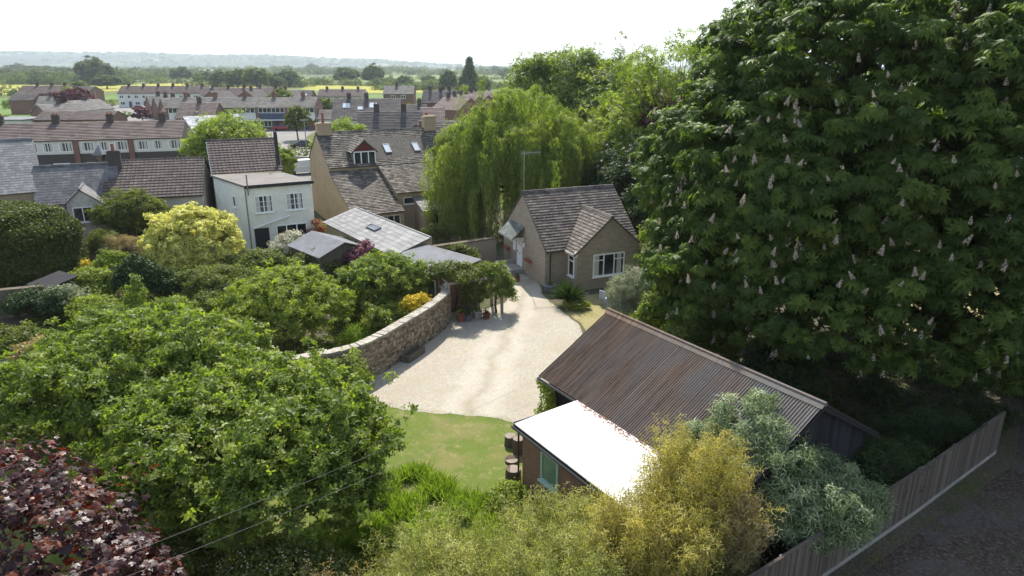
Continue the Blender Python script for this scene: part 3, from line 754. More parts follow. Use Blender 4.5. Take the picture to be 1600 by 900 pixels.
m = MB(); m.extr([(-5.0, -0.1), (-0.005, -0.1), (-0.005, 5.15), (-5.0, 3.4)], 'x', WX + 0.003, HL - 0.02); m.build('wing_wall', M['old_stone'], h)
m = MB(); roof_plane(m, (WX - 0.1, -5.25, 3.42), (HL, -5.25, 3.42), (WX - 0.1, -0.03, 5.28), 'stone', sag=0.05); m.build('wing_roof', M['stone_tile'], h)
m = MB(); m.extr([(-7.4, -0.1), (-5.01, -0.1), (-5.01, 2.85), (-7.4, 2.1)], 'x', WX + 1.6, HL - 0.5); m.build('porch_wall', M['old_stone'], h)
m = MB(); roof_plane(m, (WX + 1.4, -7.65, 2.12), (HL - 0.3, -7.65, 2.12), (WX + 1.4, -5.02, 2.98), 'cottage'); m.build('porch_roof', M['pale_slate'], h)
window(h, (5.15, -5.0, 2.35), 0, 1.05, 0.62, 1, frame='cream_paint'); window(h, (8.0, -5.0, 2.35), 0, 1.05, 0.62, 1, frame='cream_paint')
window(h, (1.9, -6.75, 0.75), 0, 2.3, 1.15, 4, frame='cream_paint'); window(h, (6.9, -7.4, 0.7), 0, 1.1, 1.1, 2, frame='cream_paint')
# dormer
dx0, dx1, dz0, dz1, dap = 2.35, 4.45, 5.3, 6.6, 7.6
sm_ = (HR - HE) / (HW / 2)
m = MB(); m.extr([(dx0, dz0 - 0.5), (dx1, dz0 - 0.5), (dx1, dz1), (dx0, dz1)], 'y', 0.15, 2.2); dr = m.build('dormer', M['lead'], h)
m = MB(); m.extr([(dx0 - 0.05, dz1), (dx1 + 0.05, dz1), ((dx0 + dx1) / 2, dap - 0.1)], 'y', 0.10, 0.2); m.build('dormer_gable', M['red_timber'], dr)
m = MB(); xm = (dx0 + dx1) / 2; yb_e = (dz1 - HE) / sm_ + 0.2; yb_r = (dap - HE) / sm_ + 0.15
S_ = math.hypot(xm - dx0 + 0.2, dap - dz1 + 0.12)
roof_plane(m, (dx0 - 0.2, yb_r, dz1 - 0.12), (dx0 - 0.2, -0.02, dz1 - 0.12), (xm, yb_r, dap), 'stone', clip=[(yb_r - yb_e, 0), (yb_r, 0), (yb_r, S_), (0, S_)])
roof_plane(m, (dx1 + 0.2, -0.02, dz1 - 0.12), (dx1 + 0.2, yb_r, dz1 - 0.12), (xm, -0.02, dap), 'stone', clip=[(0, 0), (yb_e, 0), (yb_r, S_), (0, S_)])
ridge(m, (xm, -0.02, dap + 0.03), (xm, yb_r, dap + 0.03), 0.12, 0.05); m.build('dormer_roof', M['stone_tile'], dr)
window(dr, (dx0 + 0.02, 0.15, dz0), 0, dx1 - dx0 - 0.04, 1.28, 3, bar=0.09, d=0.07)
def rooflight(parent, x, t0, w, l, y0, ze, s_, mat='bright_glass', dz=0.10, name='rooflight'):
    a = math.atan(s_); T = Matrix.Translation((x, y0 + t0 * math.cos(a), ze + t0 * math.sin(a) + dz)) @ Matrix.Rotation(a, 4, 'X')
    f = MB().box(0, 0, -0.05, 0.06, l, 0.06, T).box(w - 0.06, 0, -0.05, w, l, 0.06, T).box(0.06, 0, -0.05, w - 0.06, 0.07, 0.06, T).box(0.06, l - 0.07, -0.05, w - 0.06, l, 0.06, T).build(name, M['lead'], parent)
    MB().box(0.05, 0.06, -0.03, w - 0.05, l - 0.06, 0.03, T).build('pane', M[mat], f)
    return f
for x in (5.75, 8.65): rooflight(h, x, 1.35, 0.62, 1.25, 0, HE, sm_)
chimney(h, 0.72, HW / 2, 7.0, 8.8, 1.35, 0.8, 'old_stone', 1, poth=0.95)
chimney(h, 11.3, HW / 2, 7.2, 9.1, 1.25, 0.8, 'old_stone', 0)

# ================================================================== white rendered house (flat-roofed block in front of a tiled one)
random.seed(13)
w = thing('rendered_house', 'cream rendered house with flat roofed block and brown tiled roof behind it', 'house', (-20.3, 51.85, 0), R(29.7))
pC, pD = (3.9, 5.2), (-1.45, 7.0)
m = MB().prism([(0, 0), (4.95, 0), pC, pD], -0.1, 5.2); m.build('wall', M['render'], w)
MB().prism([(-0.12, -0.15), (5.1, -0.15), (pC[0] + 0.1, pC[1] + 0.2), (pD[0] - 0.2, pD[1] + 0.1)], 5.2, 5.36).build('flat_roof', M['flat_roof'], w)
MB().box(-0.14, -0.19, 5.12, 5.12, -0.151, 5.37).build('fascia', M['black_paint'], w)
window(w, (0.5, 0, 3.15), 0, 1.35, 1.35, 2, bars=3, bar=0.08, curtain=True); window(w, (2.85, 0, 3.15), 0, 1.35, 1.35, 2, bars=3, bar=0.08, curtain=True)
window(w, (1.9, 0, 0.1), 0, 2.4, 1.95, 3, bar=0.09, sill=False)
MB().box(0.25, -0.03, 0.0, 1.35, 0.02, 1.95).build('doorway', M['black_paint'], w)
MB().tube([(0.2, -0.12, 2.0), (3.0, -0.2, 2.75)], 0.07, 6).build('awning_case', M['white_paint'], w)
window(w, (-0.62, 3.0, 3.3), math.atan2(-7.0, 1.45), 0.6, 0.9, 1, bar=0.08)
MB().tube([(-0.09, -0.05, 0), (-0.09, -0.05, 5.15)], 0.045, 6).build('drainpipe', M['lead'], w)
MB().tube([(0.1, -0.22, 4.6), (0.1, -0.22, 6.2)], 0.05, 6).build('vent_pipe', M['lead'], w)
a_, b_ = wl(w, P(333, 271, 5.35)), wl(w, P(446, 268, 5.35))
ang = R(25 - 29.7)
LT = 5.6
T = TR((a_.x, a_.y, 0), ang)
m = MB(); m.extr([(0.1, -0.1), (7.5, -0.1), (7.5, 5.3), (3.8, 7.55), (0.1, 5.3)], 'x', 0.05, LT - 0.05, M=T); m.build('rear_wall', M['render'], w)
m = MB(); roof_plane(m, T @ Vector((-0.1, -0.15, 5.32)), T @ Vector((LT + 0.1, -0.15, 5.32)), T @ Vector((-0.1, 3.8, 7.68)), 'roman')
roof_plane(m, T @ Vector((LT + 0.1, 7.75, 5.32)), T @ Vector((-0.1, 7.75, 5.32)), T @ Vector((LT + 0.1, 3.8, 7.68)), 'roman')
ridge(m, T @ Vector((-0.1, 3.8, 7.74)), T @ Vector((LT + 0.1, 3.8, 7.74))); m.build('tiled_roof', M['brown_tile'], w)
MB().extr([(-0.1, 5.25), (3.8, 7.6), (3.8, 7.35), (-0.1, 5.05)], 'x', -0.16, -0.11, M=T).build('bargeboard', M['white_paint'], w)
fl = MB().tube([T @ Vector((LT - 0.2, 0.6, 4.5)), T @ Vector((LT - 0.2, 0.6, 8.3)), T @ Vector((LT - 0.2, 0.6, 8.6))], [0.17, 0.17, 0.13], 10); fl.build('flue', M['black_paint'], w)

# ================================================================== cottages to the left
random.seed(14)
ang = R(14.5)
b = thing('brown_roofed_cottage', 'rendered cottage with mossy brown tiled roof between the slate roofs and the cream house', 'cottage', (-32.7, 54.2, 0), R(17))
m = gable_walls(MB(), 0, 7.3, 0, 8, 4.0, 6.35); m.build('wall', M['old_render'], b)
m = MB(); two_slopes(m, 0, 7.3, 0, 8, 4.0, 6.35, 'roman', over=0.35); m.build('roof', M['brown_tile'], b)
window(b, (0.6, 0, 2.6), 0, 1.0, 1.05, 1)
ang = R(26)
s = thing('slate_cottage', 'grey slate roofed cottage with gabled front wing and single brick chimney', 'cottage', (-36.9, 52.6, 0), ang)
m = gable_walls(MB(), 0, 5.6, 0, 5.4, 3.9, 6.3); m.build('wall', M['old_render'], s)
m = MB(); two_slopes(m, -0.2, 5.6, 0, 5.4, 3.9, 6.3, 'slate', over=0.3, verge=0.05); m.build('roof', M['slate'], s)
chimney(s, 5.5, 2.7, 5.4, 7.2, 0.95, 0.6, 'dark_brick', 1, poth=0.6)
window(s, (4.6, 0, 2.5), 0, 0.9, 1.15, 1, bar=0.1)
# gabled wing coming forward from the cottage: its right slope sweeps lower than the left
m = MB(); m.extr([(2.1, -0.1), (5.1, -0.1), (5.1, 3.35), (3.1, 4.95), (2.1, 4.0)], 'y', -2.0, 0.6); m.build('wing_wall', M['old_render'], s)
m = MB(); roof_plane(m, (1.95, 1.6, 3.92), (1.95, -2.15, 3.92), (3.1, 1.6, 5.02), 'slate'); roof_plane(m, (5.3, -2.15, 3.25), (5.3, 1.6, 3.25), (3.1, -2.15, 5.02), 'slate')
ridge(m, (3.1, -2.15, 5.06), (3.1, 1.6, 5.06), 0.12, 0.05); m.build('wing_roof', M['slate'], s)
window(s, (2.4, -2.0, 2.45), 0, 1.35, 1.2, 2, bar=0.08)
MB().tube([(2.02, -2.1, 0), (2.02, -2.1, 4.0)], 0.05, 6).build('drainpipe', M['black_paint'], s)
m = MB(); m.prism([(5.12, -2.2), (8.0, -2.2), (8.0, -0.02), (5.12, -0.02)], -0.1, 1.9); m.build('porch_wall', M['old_render'], s)
m = MB(); roof_plane(m, (5.13, -2.4, 1.9), (8.1, -2.4, 1.9), (5.13, -0.02, 2.35), 'cottage'); m.build('porch_roof', M['cottage_tile'], s)
l = thing('slate_roofed_house', 'tall house with pale weathered slate roof at the left edge behind the clipped yew', 'house', (-44.3, 48.4, 0), R(36))
m = gable_walls(MB(), 0, 9.0, 0, 8.4, 4.75, 8.3); m.build('wall', M['old_stone'], l)
m = MB(); two_slopes(m, 0, 9.0, 0, 8.4, 4.75, 8.3, 'slate', over=0.2); m.build('roof', M['pale_slate'], l)
MB().tube([(6.2, 3.1, 6.9), (6.2, 3.1, 8.5)], 0.09, 8).build('soil_pipe', M['black_paint'], l)

# ================================================================== outbuildings in the middle
random.seed(15)
o = thing('slate_outbuilding', 'long low outbuilding with big pale slates and one rooflight beside the stone house', 'outbuilding', (-14.7, 53.0, 0), R(-54.8))
m = MB().extr([(0, -0.1), (2.75, -0.1), (2.75, 3.0), (2.45, 3.02), (0, 2.3)], 'x', 0, 12.3); m.build('wall', M['old_stone'], o)
m = MB(); roof_plane(m, (-0.15, -0.25, 2.27), (12.45, -0.25, 2.27), (-0.15, 2.6, 3.14), 'bigslate'); ridge(m, (-0.15, 2.6, 3.15), (12.45, 2.6, 3.15), 0.13, 0.05); m.build('roof', M['pale_slate'], o)
rooflight(o, 5.3, 1.1, 1.6, 0.55, 0, 2.3, 0.75 / 2.45, 'glass', dz=0.12)
o = thing('garden_shed', 'low timber garden shed with grey felt roof among the climbers', 'shed', (-15.7, 46.9, 0), R(-47))
m = gable_walls(MB(), 0, 4.4, 0, 3.6, 2.0, 2.65); m.build('wall', M['rubble_core'], o)
m = MB()
for sg in (0, 1):
    q = [(-0.15, -0.2, 1.95), (4.55, -0.2, 1.95), (4.55, 1.8, 2.70), (-0.15, 1.8, 2.70)] if sg == 0 else [(4.55, 3.8, 1.95), (-0.15, 3.8, 1.95), (-0.15, 1.802, 2.70), (4.55, 1.802, 2.70)]
    m.add(q + [(x, y, z - 0.05) for x, y, z in q], [(0, 1, 2, 3), (7, 6, 5, 4), (0, 4, 5, 1), (1, 5, 6, 2), (2, 6, 7, 3), (3, 7, 4, 0)])
m.build('roof', M['felt'], o)
o = thing('garden_room', 'brick garden room with low grey roof and white framed window behind the pergola', 'outbuilding', (-7.9, 41.9, 0), R(-44))
m = MB().prism([(0, 0), (5.2, 0), (5.2, 3.0), (0, 3.0)], -0.1, [2.2, 2.2, 2.6, 2.6]); m.build('wall', M['red_brick'], o)
m = MB().prism([(-0.15, -0.25), (5.4, -0.25), (5.4, 3.1), (-0.15, 3.1)], [2.2, 2.2, 2.66, 2.66], [2.28, 2.28, 2.74, 2.74]); m.build('roof', M['felt'], o)
window(o, (3.1, 0, 0.6), 0, 1.6, 1.3, 2)
o = thing('boundary_wall', 'old brown stone wall under the willow left of the cottage', 'wall', (-6.5, 46.4, 0), R(31))
m = MB().box(0, 0, -0.1, 6.2, 0.4, 1.75); m.build('wall_body', M['rubble'], o); MB().box(-0.05, -0.05, 1.75, 6.25, 0.45, 1.83).build('coping', M['rubble_core'], o)

# ================================================================== barn and garage
random.seed(16)
UB = Vector((0.54, -0.84, 0)).normalized(); ab = math.atan2(UB.y, UB.x)
VB = Vector((-UB.y, UB.x, 0))       # towards the back right
RL = Vector((4.02, 26.04, 0))
root_p = RL - VB * 3.2
bn = thing('barn', 'black boarded barn with rusty corrugated iron roof beside the white roofed garage', 'barn', root_p, ab)
BL = 9.4
m = MB()
for (xa, ya, xb, yb) in ((0.1, 0.12, BL - 0.1, 0.12), (0.1, 6.28, BL - 0.1, 6.28)):
    n = int((xb - xa) / 0.22)
    for i in range(n):
        x = xa + (xb - xa) * i / n; dy = random.uniform(0, 0.012)
        m.box(x, ya - 0.02 - dy, -0.1, x + (xb - xa) / n + 0.0, ya + 0.02, 2.62)
for xg in (0.1, BL - 0.1):
    n = 28
    for i in range(n):
        y = 0.15 + 6.1 * i / n; ym = y + 0.11; zt = 2.58 + (3.2 - abs(ym - 3.2)) * 0.594 - 0.08; dx = random.uniform(0, 0.012)
        m.box(xg - 0.02 - dx, y, -0.1, xg + 0.02 + dx, y + 6.1 / n, zt)
m.build('wall', M['black_board'], bn)
# corrugated sheets: real corrugation, one tone per sheet
V = []; Fq = []; tn = []
def corr(y_e, z_e, y_r, z_r):
    pitch = 0.10; ns = 6; L = BL + 0.3; nn = int(L / pitch) * ns; dirv = Vector((0, y_r - y_e, z_r - z_e)); nv = Vector((0, -dirv.z, dirv.y)).normalized()
    if nv.z < 0: nv = -nv
    rows = 2
    for row in range(rows):
        f0, f1 = row / rows, (row + 1) / rows + (0.02 if row == 0 else 0)
        base = len(V); off = 0.012 * (row == 0) * -1
        for i in range(nn + 1):
            x = -0.15 + i * pitch / ns
            sh = int((x + 0.15) / 0.68)
            hgt = 0.02 * math.cos(2 * math.pi * i / ns) + off + 0.005 * ((sh * 7) % 3)
            for f_, e in ((f0, 0.0), (f1, 0.0)):
                p = Vector((x, y_e, z_e)) + dirv * f_ + nv * hgt
                V.append(tuple(p))
        for i in range(nn):
            x = i * pitch / ns; sh = int(x / 0.68)
            Fq.append((base + 2 * i, base + 2 * i + 2, base + 2 * i + 3, base + 2 * i + 1)); tn.append(((sh * 37 + row * 13) % 11) / 10)
corr(-0.25, 2.50, 3.2, 4.55); corr(6.65, 2.50, 3.2, 4.55)
np_mesh('roof', V, [np.array(Fq)], M['rusty_sheet'], bn, tone=tn, smooth=True)
m = MB(); m.tube([(-0.2, 3.2, 4.575), (BL + 0.2, 3.2, 4.575)], 0.075, 8); m.add([(-0.2, 3.0, 4.47), (BL + 0.2, 3.0, 4.47), (BL + 0.2, 3.2, 4.62), (-0.2, 3.2, 4.62), (-0.2, 3.4, 4.47), (BL + 0.2, 3.4, 4.47)], [(0, 1, 2, 3), (3, 2, 5, 4)])
m.build('ridge_cap', M['rusty_sheet'], bn)
for xg in (-0.16, BL + 0.13):
    MB().extr([(-0.3, 2.42), (3.2, 4.50), (6.7, 2.42), (6.7, 2.30), (3.2, 4.36), (-0.3, 2.30)], 'x', xg, xg + 0.03).build('bargeboard', M['black_paint'], bn)
MB().tube([(-0.1, -0.32, 2.44), (BL + 0.1, -0.32, 2.44)], 0.05, 6).build('gutter', M['black_paint'], bn)
window(bn, (BL - 0.095, 1.6, 1.5), R(90), 1.0, 1.1, 2, frame='grey_timber')

ga = thing('garage', 'small brick garage with bright white flat roof and pale green framed window', 'garage', RL - VB * 3.2 - VB * 2.82 + UB * 2.35, ab)
GL, GW = 6.0, 2.60
m = MB().prism([(0.1, 0.1), (GL, 0.1), (GL, GW), (0.1, GW)], -0.1, 2.28); m.build('wall', M['red_brick'], ga)
for x in (1.4, 2.85, 4.3): MB().prism([(x, -0.12), (x + 0.09, -0.12), (x + 0.09, GW), (x, GW)], [2.371, 2.371, 2.491, 2.491], [2.378, 2.378, 2.498, 2.498]).build('felt_lap', M['white_roof'], ga)
MB().prism([(-0.08, -0.12), (GL + 0.1, -0.12), (GL + 0.1, GW + 0.02), (-0.08, GW + 0.02)], [2.30, 2.30, 2.42, 2.42], [2.37, 2.37, 2.49, 2.49]).build('roof', M['white_roof'], ga)
MB().box(-0.1, -0.15, 2.2, GL + 0.1, -0.121, 2.36).build('fascia', M['black_paint'], ga); MB().box(-0.105, -0.12, 2.2, -0.081, GW, 2.42).build('fascia', M['black_paint'], ga)
MB().tube([(-0.12, -0.2, 2.25), (GL, -0.2, 2.25)], 0.045, 6).build('gutter', M['black_paint'], ga); m = MB(); m.tube([(-0.03, -0.2, 2.22), (-0.03, 0.02, 2.0), (-0.03, 0.02, 0)], 0.035, 6); m.build('drainpipe', M['black_paint'], ga)
window(ga, (1.25, 0.1, 0.85), 0, 0.95, 1.12, 1, frame='green_frame', glass='green_glass', bar=0.08)

# ================================================================== garden wall
random.seed(17)
WP = smooth_poly([(-13.5, 28.0), (-11.8, 28.2), (-9.6, 28.4), (-7.35, 28.85), (-6.45, 29.9), (-5.5, 31.9), (-4.55, 34.0), (-3.95, 35.8), (-3.78, 37.0), (-4.2, 38.1), (-5.2, 38.9)], 5)[:-10]
WH = lambda s_: 1.45 + 0.4 * min(1, max(0, (s_ - 5) / 3.0))
gw = thing('garden_wall', 'curved dry stone garden wall with mortared coping edging the gravel drive', 'wall', (WP[0][0], WP[0][1], 0))
O0 = Vector((WP[0][0], WP[0][1], 0))
mst, mcore, mcop = MB(), MB(), MB()
dist = 0
for i in range(len(WP) - 1):
    a = Vector((*WP[i], 0)) - O0; b = Vector((*WP[i + 1], 0)) - O0; d = b - a; L = d.length
    if L < 1e-4: continue
    d.normalize(); nn = Vector((d.y, -d.x, 0))   # right-hand side = drive side
    h0, h1 = WH(dist), WH(dist + L)
    T = Matrix(((d.x, -nn.x, 0, a.x), (d.y, -nn.y, 0, a.y), (0, 0, 1, 0), (0, 0, 0, 1)))
    mcore.prism([(-0.03, -0.17), (L + 0.03, -0.17), (L + 0.03, 0.17), (-0.03, 0.17)], -0.05, [h0 - 0.05, h1 - 0.05, h1 - 0.05, h0 - 0.05], T)
    for side in (-1, 1):
        z = 0.0
        while z < min(h0, h1) - 0.06:
            hh = random.uniform(0.07, 0.14); x = random.uniform(-0.1, 0)
            while x < L:
                w_ = random.uniform(0.12, 0.36); pr = 0.17 + random.uniform(0.02, 0.065); g_ = 0.008
                x0, x1 = max(x, -0.02), min(x + w_, L + 0.02)
                if x1 - x0 > 0.04:
                    ya, yb = (-pr, -0.15) if side < 0 else (0.15, pr)
                    j = lambda: random.uniform(-0.012, 0.012)
                    v = [(x0 + g_, ya, z + g_ + j()), (x1 - g_, ya, z + g_ + j()), (x1 - g_, yb, z + g_), (x0 + g_, yb, z + g_), (x0 + g_, ya, z + hh - g_ + j()), (x1 - g_, ya, z + hh - g_ + j()), (x1 - g_, yb, z + hh), (x0 + g_, yb, z + hh)]
                    mst.add(v, [(0, 3, 2, 1), (4, 5, 6, 7), (0, 1, 5, 4), (1, 2, 6, 5), (2, 3, 7, 6), (3, 0, 4, 7)], T)
                x += w_
            z += hh
    x = 0
    while x < L:
        w_ = random.uniform(0.2, 0.4); x1 = min(x + w_, L); j = random.uniform(-0.02, 0.03)
        mcop.prism([(x, -0.25), (x1, -0.25 + j * 0.5), (x1, 0.25), (x, 0.25 - j * 0.5)], [h0 - 0.06] * 4, [h0 + 0.05 + j, h1 + 0.05 - j, h1 + 0.04, h0 + 0.06], T)
        x += w_
    dist += L
mst.build('stonework', M['rubble'], gw); mcore.build('wall_core', M['rubble_core'], gw); mcop.build('coping', M['coping'], gw)

# ================================================================== closeboard fence
random.seed(18)
FA, FB_, FC = Vector((3.2, 12.2, 0)), Vector((13.2, 19.05, 0)), Vector((18.35, 22.75, 0))
fe = thing('closeboard_fence', 'long shade-darkened closeboard fence with capping rail along the shaded lane', 'fence', FA)
fb, fc, fg = MB(), MB(), MB()
for (a, b) in ((FA, FB_), (FB_, FC)):
    d = b - a; L = d.length; d.normalize(); T = TR(a - FA, math.atan2(d.y, d.x))
    x = 0
    while x < L:
        j = random.uniform(-0.01, 0.01)
        fb.add([(x, -0.012, 0.15), (x + 0.108, -0.03, 0.15), (x + 0.108, -0.012, 0.15), (x, 0.0, 0.15), (x, -0.012, 1.74 + j), (x + 0.108, -0.03, 1.74 + j), (x + 0.108, -0.012, 1.74 + j), (x, 0, 1.74 + j)],
               [(0, 3, 2, 1), (4, 5, 6, 7), (0, 1, 5, 4), (1, 2, 6, 5), (2, 3, 7, 6), (3, 0, 4, 7)], T)
        x += 0.095
    x = 0
    while x < L:
        x1 = min(x + 2.4, L); dz = random.uniform(-0.015, 0.015)
        fc.box(x, -0.05, 1.74 + dz, x1 - 0.01, 0.04, 1.775 + dz, T); fg.box(x, -0.045, 0, x1 - 0.01, 0.02, 0.15, T)
        fg.box(x - 0.05, 0.0, 0, x + 0.05, 0.1, 1.72, T)
        x += 2.4
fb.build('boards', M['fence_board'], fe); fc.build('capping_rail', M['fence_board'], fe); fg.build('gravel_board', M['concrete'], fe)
# a short post where the fence ends
# ================================================================== the estate beyond
random.seed(21)
sheet('estate_ground', [(-320, 82), (-60, 82), (-48, 84), (-30, 84), (-8, 100), (10, 110), (10, 275), (-320, 275)], 0.02, 'plain', False)
sheet('road', [tuple(P(x, y)[:2]) for x, y in ((400, 292), (500, 292), (492, 236), (478, 214), (500, 202), (560, 196), (560, 190), (440, 190), (400, 205), (440, 225), (430, 250))], 0.035, 'tarmac', False)
sheet('parking_area', [tuple(P(x, y)[:2]) for x, y in ((155, 190), (300, 190), (262, 176), (236, 164), (163, 163), (166, 172))], 0.035, 'tarmac', False)
sheet('side_road', [tuple(P(x, y)[:2]) for x, y in ((690, 240), (730, 240), (736, 190), (745, 165), (738, 165), (718, 180), (702, 196))], 0.035, 'tarmac', False)
for i, (nm, z, mt, pts) in enumerate((
        ('yellow_field', 0.06, 'rapeseed', ((-60, 150), (70, 146), (190, 142), (260, 137), (400, 137), (400, 130), (330, 128), (190, 133), (100, 126), (-60, 124))),
        ('meadow', 0.10, 'meadow', ((185, 132), (300, 128), (420, 127), (470, 121), (360, 116), (200, 118))),
        ('yellow_field', 0.08, 'rapeseed', ((470, 140), (560, 146), (700, 146), (690, 138), (600, 135), (480, 133))),
        ('meadow', 0.12, 'meadow', ((500, 128), (830, 130), (830, 118), (600, 117))))):
    sheet(nm, [tuple(P(x, y)[:2]) for x, y in pts], z, mt, False)

def far_gable(m_wall, m_roof, L, W, ze, zr, over=0.35, verge=0.15):
    gable_walls(m_wall, 0, L, 0, W, ze, zr)
    sl_ = (zr - ze) / (W / 2)
    for sg in (0, 1):
        y0, y1 = (-over, W / 2) if sg == 0 else (W + over, W / 2)
        z0 = ze - over * sl_ + 0.06; z1 = zr + 0.06
        if sg == 0: roof_plane(m_roof, (-verge, y0, z0), (L + verge, y0, z0), (-verge, y1, z1), 'far', slab=0.1)
        else: roof_plane(m_roof, (L + verge, y0, z0), (-verge, y0, z0), (L + verge, y1, z1), 'far', slab=0.1)
def town(name, label, px, py, zr, angd, L, W, ze, wall, roof, chim=(), wins=(), group=None, lights=(), cat='house', door=None, Y=None, chm='dark_brick'):
    A = P(px, py, zr) if Y is None else PY(px, py, Y)
    an = R(angd); v = Vector((-math.sin(an), math.cos(an), 0))
    root = thing(name, label, cat, (Vector((A.x, A.y, 0)) - v * W / 2), an, group)
    a, b = MB(), MB(); far_gable(a, b, L, W, ze, zr)
    a.build('wall', M[wall], root); b.build('roof', M[roof], root)
    for x in chim: chimney(root, x, W / 2, zr - 0.5, zr + 1.0, 0.9, 0.6, chm, 2, poth=0.35)
    for (x, z, w_, h_, n_) in wins: window(root, (x, 0, z), 0, w_, h_, n_, bar=0.10, sill=False)
    for (x, t0, w_, l_) in lights: rooflight(root, x, t0, w_, l_, 0, ze, (zr - ze) / (W / 2), dz=0.14)
    if door: MB().box(door, -0.05, 0, door + 0.95, 0.01, 2.05).build('door', M['blue_clad'], root)
    return root
ORD = ['first', 'second', 'third', 'fourth', 'fifth', 'sixth', 'seventh', 'eighth']
# front long terrace (white band over dark brick, brick piers)
eR = P(285, 213.5, 5.0); an = R(16); U = 6.45
ux = Vector((math.cos(an), math.sin(an), 0))
def terrace_unit(label, loc):
    r = thing('terraced_house', label, 'house', loc, an, 'terraced houses of the long front row')
    a, b = MB(), MB(); far_gable(a, b, U - 0.01, 8.2, 5.0, 6.85, verge=0.0)
    a.build('wall', M['dark_brick'], r); rf = b.build('roof', M['far_brown'], r)
    MB().box(0.42, -0.05, 3.15, U - 0.06, -0.001, 4.93).build('cladding', M['far_render'], r)
    MB().box(-0.22, -0.28, 0, 0.40, -0.052, 4.9).build('pier', M['far_brick'], r)
    for x, w_ in ((0.7, 1.45), (2.75, 1.2), (4.6, 1.5)): window(r, (x, -0.05, 3.45), 0, w_, 1.2, 2, bar=0.09, sill=False, curtain=True)
    window(r, (3.6, -0.001, 0.7), 0, 1.9, 1.3, 2, bar=0.09); MB().box(1.0, -0.05, 0, 1.95, 0.01, 2.0).build('door', M['cream_paint'], r)
    chimney(r, 3.6, 4.1, 6.3, 7.7, 0.85, 0.6, 'dark_brick', 2, poth=0.3)
    return r
t1 = None
for i in range(6):
    loc = Vector((eR.x, eR.y, 0)) - ux * U * (i + 1)
    lab = '%s house from the right end of the long front terrace with white band' % ORD[i]
    if t1 is None: t1 = terrace_unit(lab, loc); tree1 = [(c_, kids(c_)) for c_ in kids(t1)]
    else: dup(t1, loc, an, lab, tree=tree1)
town('bright_roofed_house', 'brick gabled house with glaring pale metal roof right of the long front terrace', 287, 183, 6.6, 40, 8, 9.5, 4.4, 'far_brick', 'far_bright')
town('bungalow', 'bungalow with pale brown roof and red gable above the long terrace', 62, 151, 5.2, 14, 10, 9, 2.8, 'far_brick', 'far_grey', (3, 8))
town('bungalow', 'rendered bungalow with white trimmed gable facing the camera behind the long terrace', 105, 158, 5.2, 78, 11, 8.5, 2.9, 'far_render', 'far_grey', (6,))
town('low_building', 'long low building with shallow brown roof directly behind the long terrace', 68, 174, 4.4, 4, 16, 8, 2.9, 'far_brick', 'far_brown')
town('bungalow', 'bungalow with red gable and pale verge left of the low brown roof', 58, 164, 5.0, 60, 10, 8, 2.8, 'far_brick', 'far_grey', (5,))
t = thing('flat_roofed_building', 'grey flat roofed garage block at the left edge of the estate', 'building', PY(-30, 176, 150) * 1.0, 0); t.location.z = 0
MB().box(0, 0, -0.1, 8.5, 9, 2.9).build('wall', M['far_render'], t); MB().box(-0.3, -0.3, 2.9, 8.8, 9.3, 3.15).build('roof', M['felt'], t)
t = thing('flat_roofed_building', 'wide flat roofed block with white fascia behind the grey garage block', 'building', (P(-20, 178)[0], 172, 0), 0.05)
MB().box(0, 0, -0.1, 11, 9, 3.2).build('wall', M['far_render'], t); MB().box(-0.3, -0.3, 3.2, 11.3, 9.3, 3.5).build('roof', M['lead'], t)
town('brown_roofed_row', 'wide house with dark brown roof and three chimneys in front of the yellow field', 36, 134, 7.2, 5, 17.5, 9, 4.8, 'far_brick', 'far_brown', (5, 10, 14.5))
town('low_house', 'low house with dark roof left of the wide three chimney house', 24, 146, 6, 5, 7, 8, 4.2, 'far_brick', 'far_dark')
town('dark_roofed_house', 'small house with blue grey roof beside the copper beech', 124, 135, 6.5, -10, 7, 8, 4.5, 'far_brick', 'far_dark')
# white row by the parking area, six houses; then the next one
def far_row(label, px, py, zr, angd, n, U_, W, ze, wall, roof, group, wins, chim_every=1):
    A = P(px, py, zr); an_ = R(angd); u_ = Vector((math.cos(an_), math.sin(an_), 0)); v_ = Vector((-u_.y, u_.x, 0)); base = Vector((A.x, A.y, 0)) - v_ * W / 2
    first = None
    for i in range(n):
        lab = label % ORD[i]
        if first is None:
            first = thing('row_house', lab, 'house', base, an_, group)
            a, b = MB(), MB(); far_gable(a, b, U_ - 0.01, W, ze, zr, verge=0.0); a.build('wall', M[wall], first); b.build('roof', M[roof], first)
            for (x, z, w_, h_, k_) in wins: window(first, (x, 0, z), 0, w_, h_, k_, bar=0.13, sill=False)
            MB().box(U_ - 1.6, -0.05, 0, U_ - 0.6, 0.01, 2.05).build('door', M['blue_clad'], first)
            chimney(first, U_ / 2, W / 2, zr - 0.4, zr + 0.7, 0.8, 0.6, 'dark_brick', 1, poth=0.25)
            tr_ = [(c_, kids(c_)) for c_ in kids(first)]
        else: dup(first, base + u_ * U_ * i, an_, lab, tree=tr_)
    return first
WN = ((0.6, 3.1, 1.5, 1.1, 2), (3.4, 3.1, 1.1, 1.1, 1), (0.6, 0.8, 1.7, 1.2, 2))
far_row('%s house from the left in the white row beyond the parking area', 190, 134.5, 7.2, 2, 6, 5.2, 8, 4.9, 'far_render', 'far_brown', 'houses of the white row', WN)
far_row('%s house from the left in the far row right of the white row', 320, 137, 7.0, 0, 5, 5.4, 8, 4.7, 'far_render', 'far_brown', 'houses of the second far row', WN)
far_row('%s house from the left in the low row before the right-hand yellow field', 499, 139.5, 6.6, 1, 3, 5.2, 8, 4.5, 'far_render', 'far_brown', 'houses of the low far row', WN)
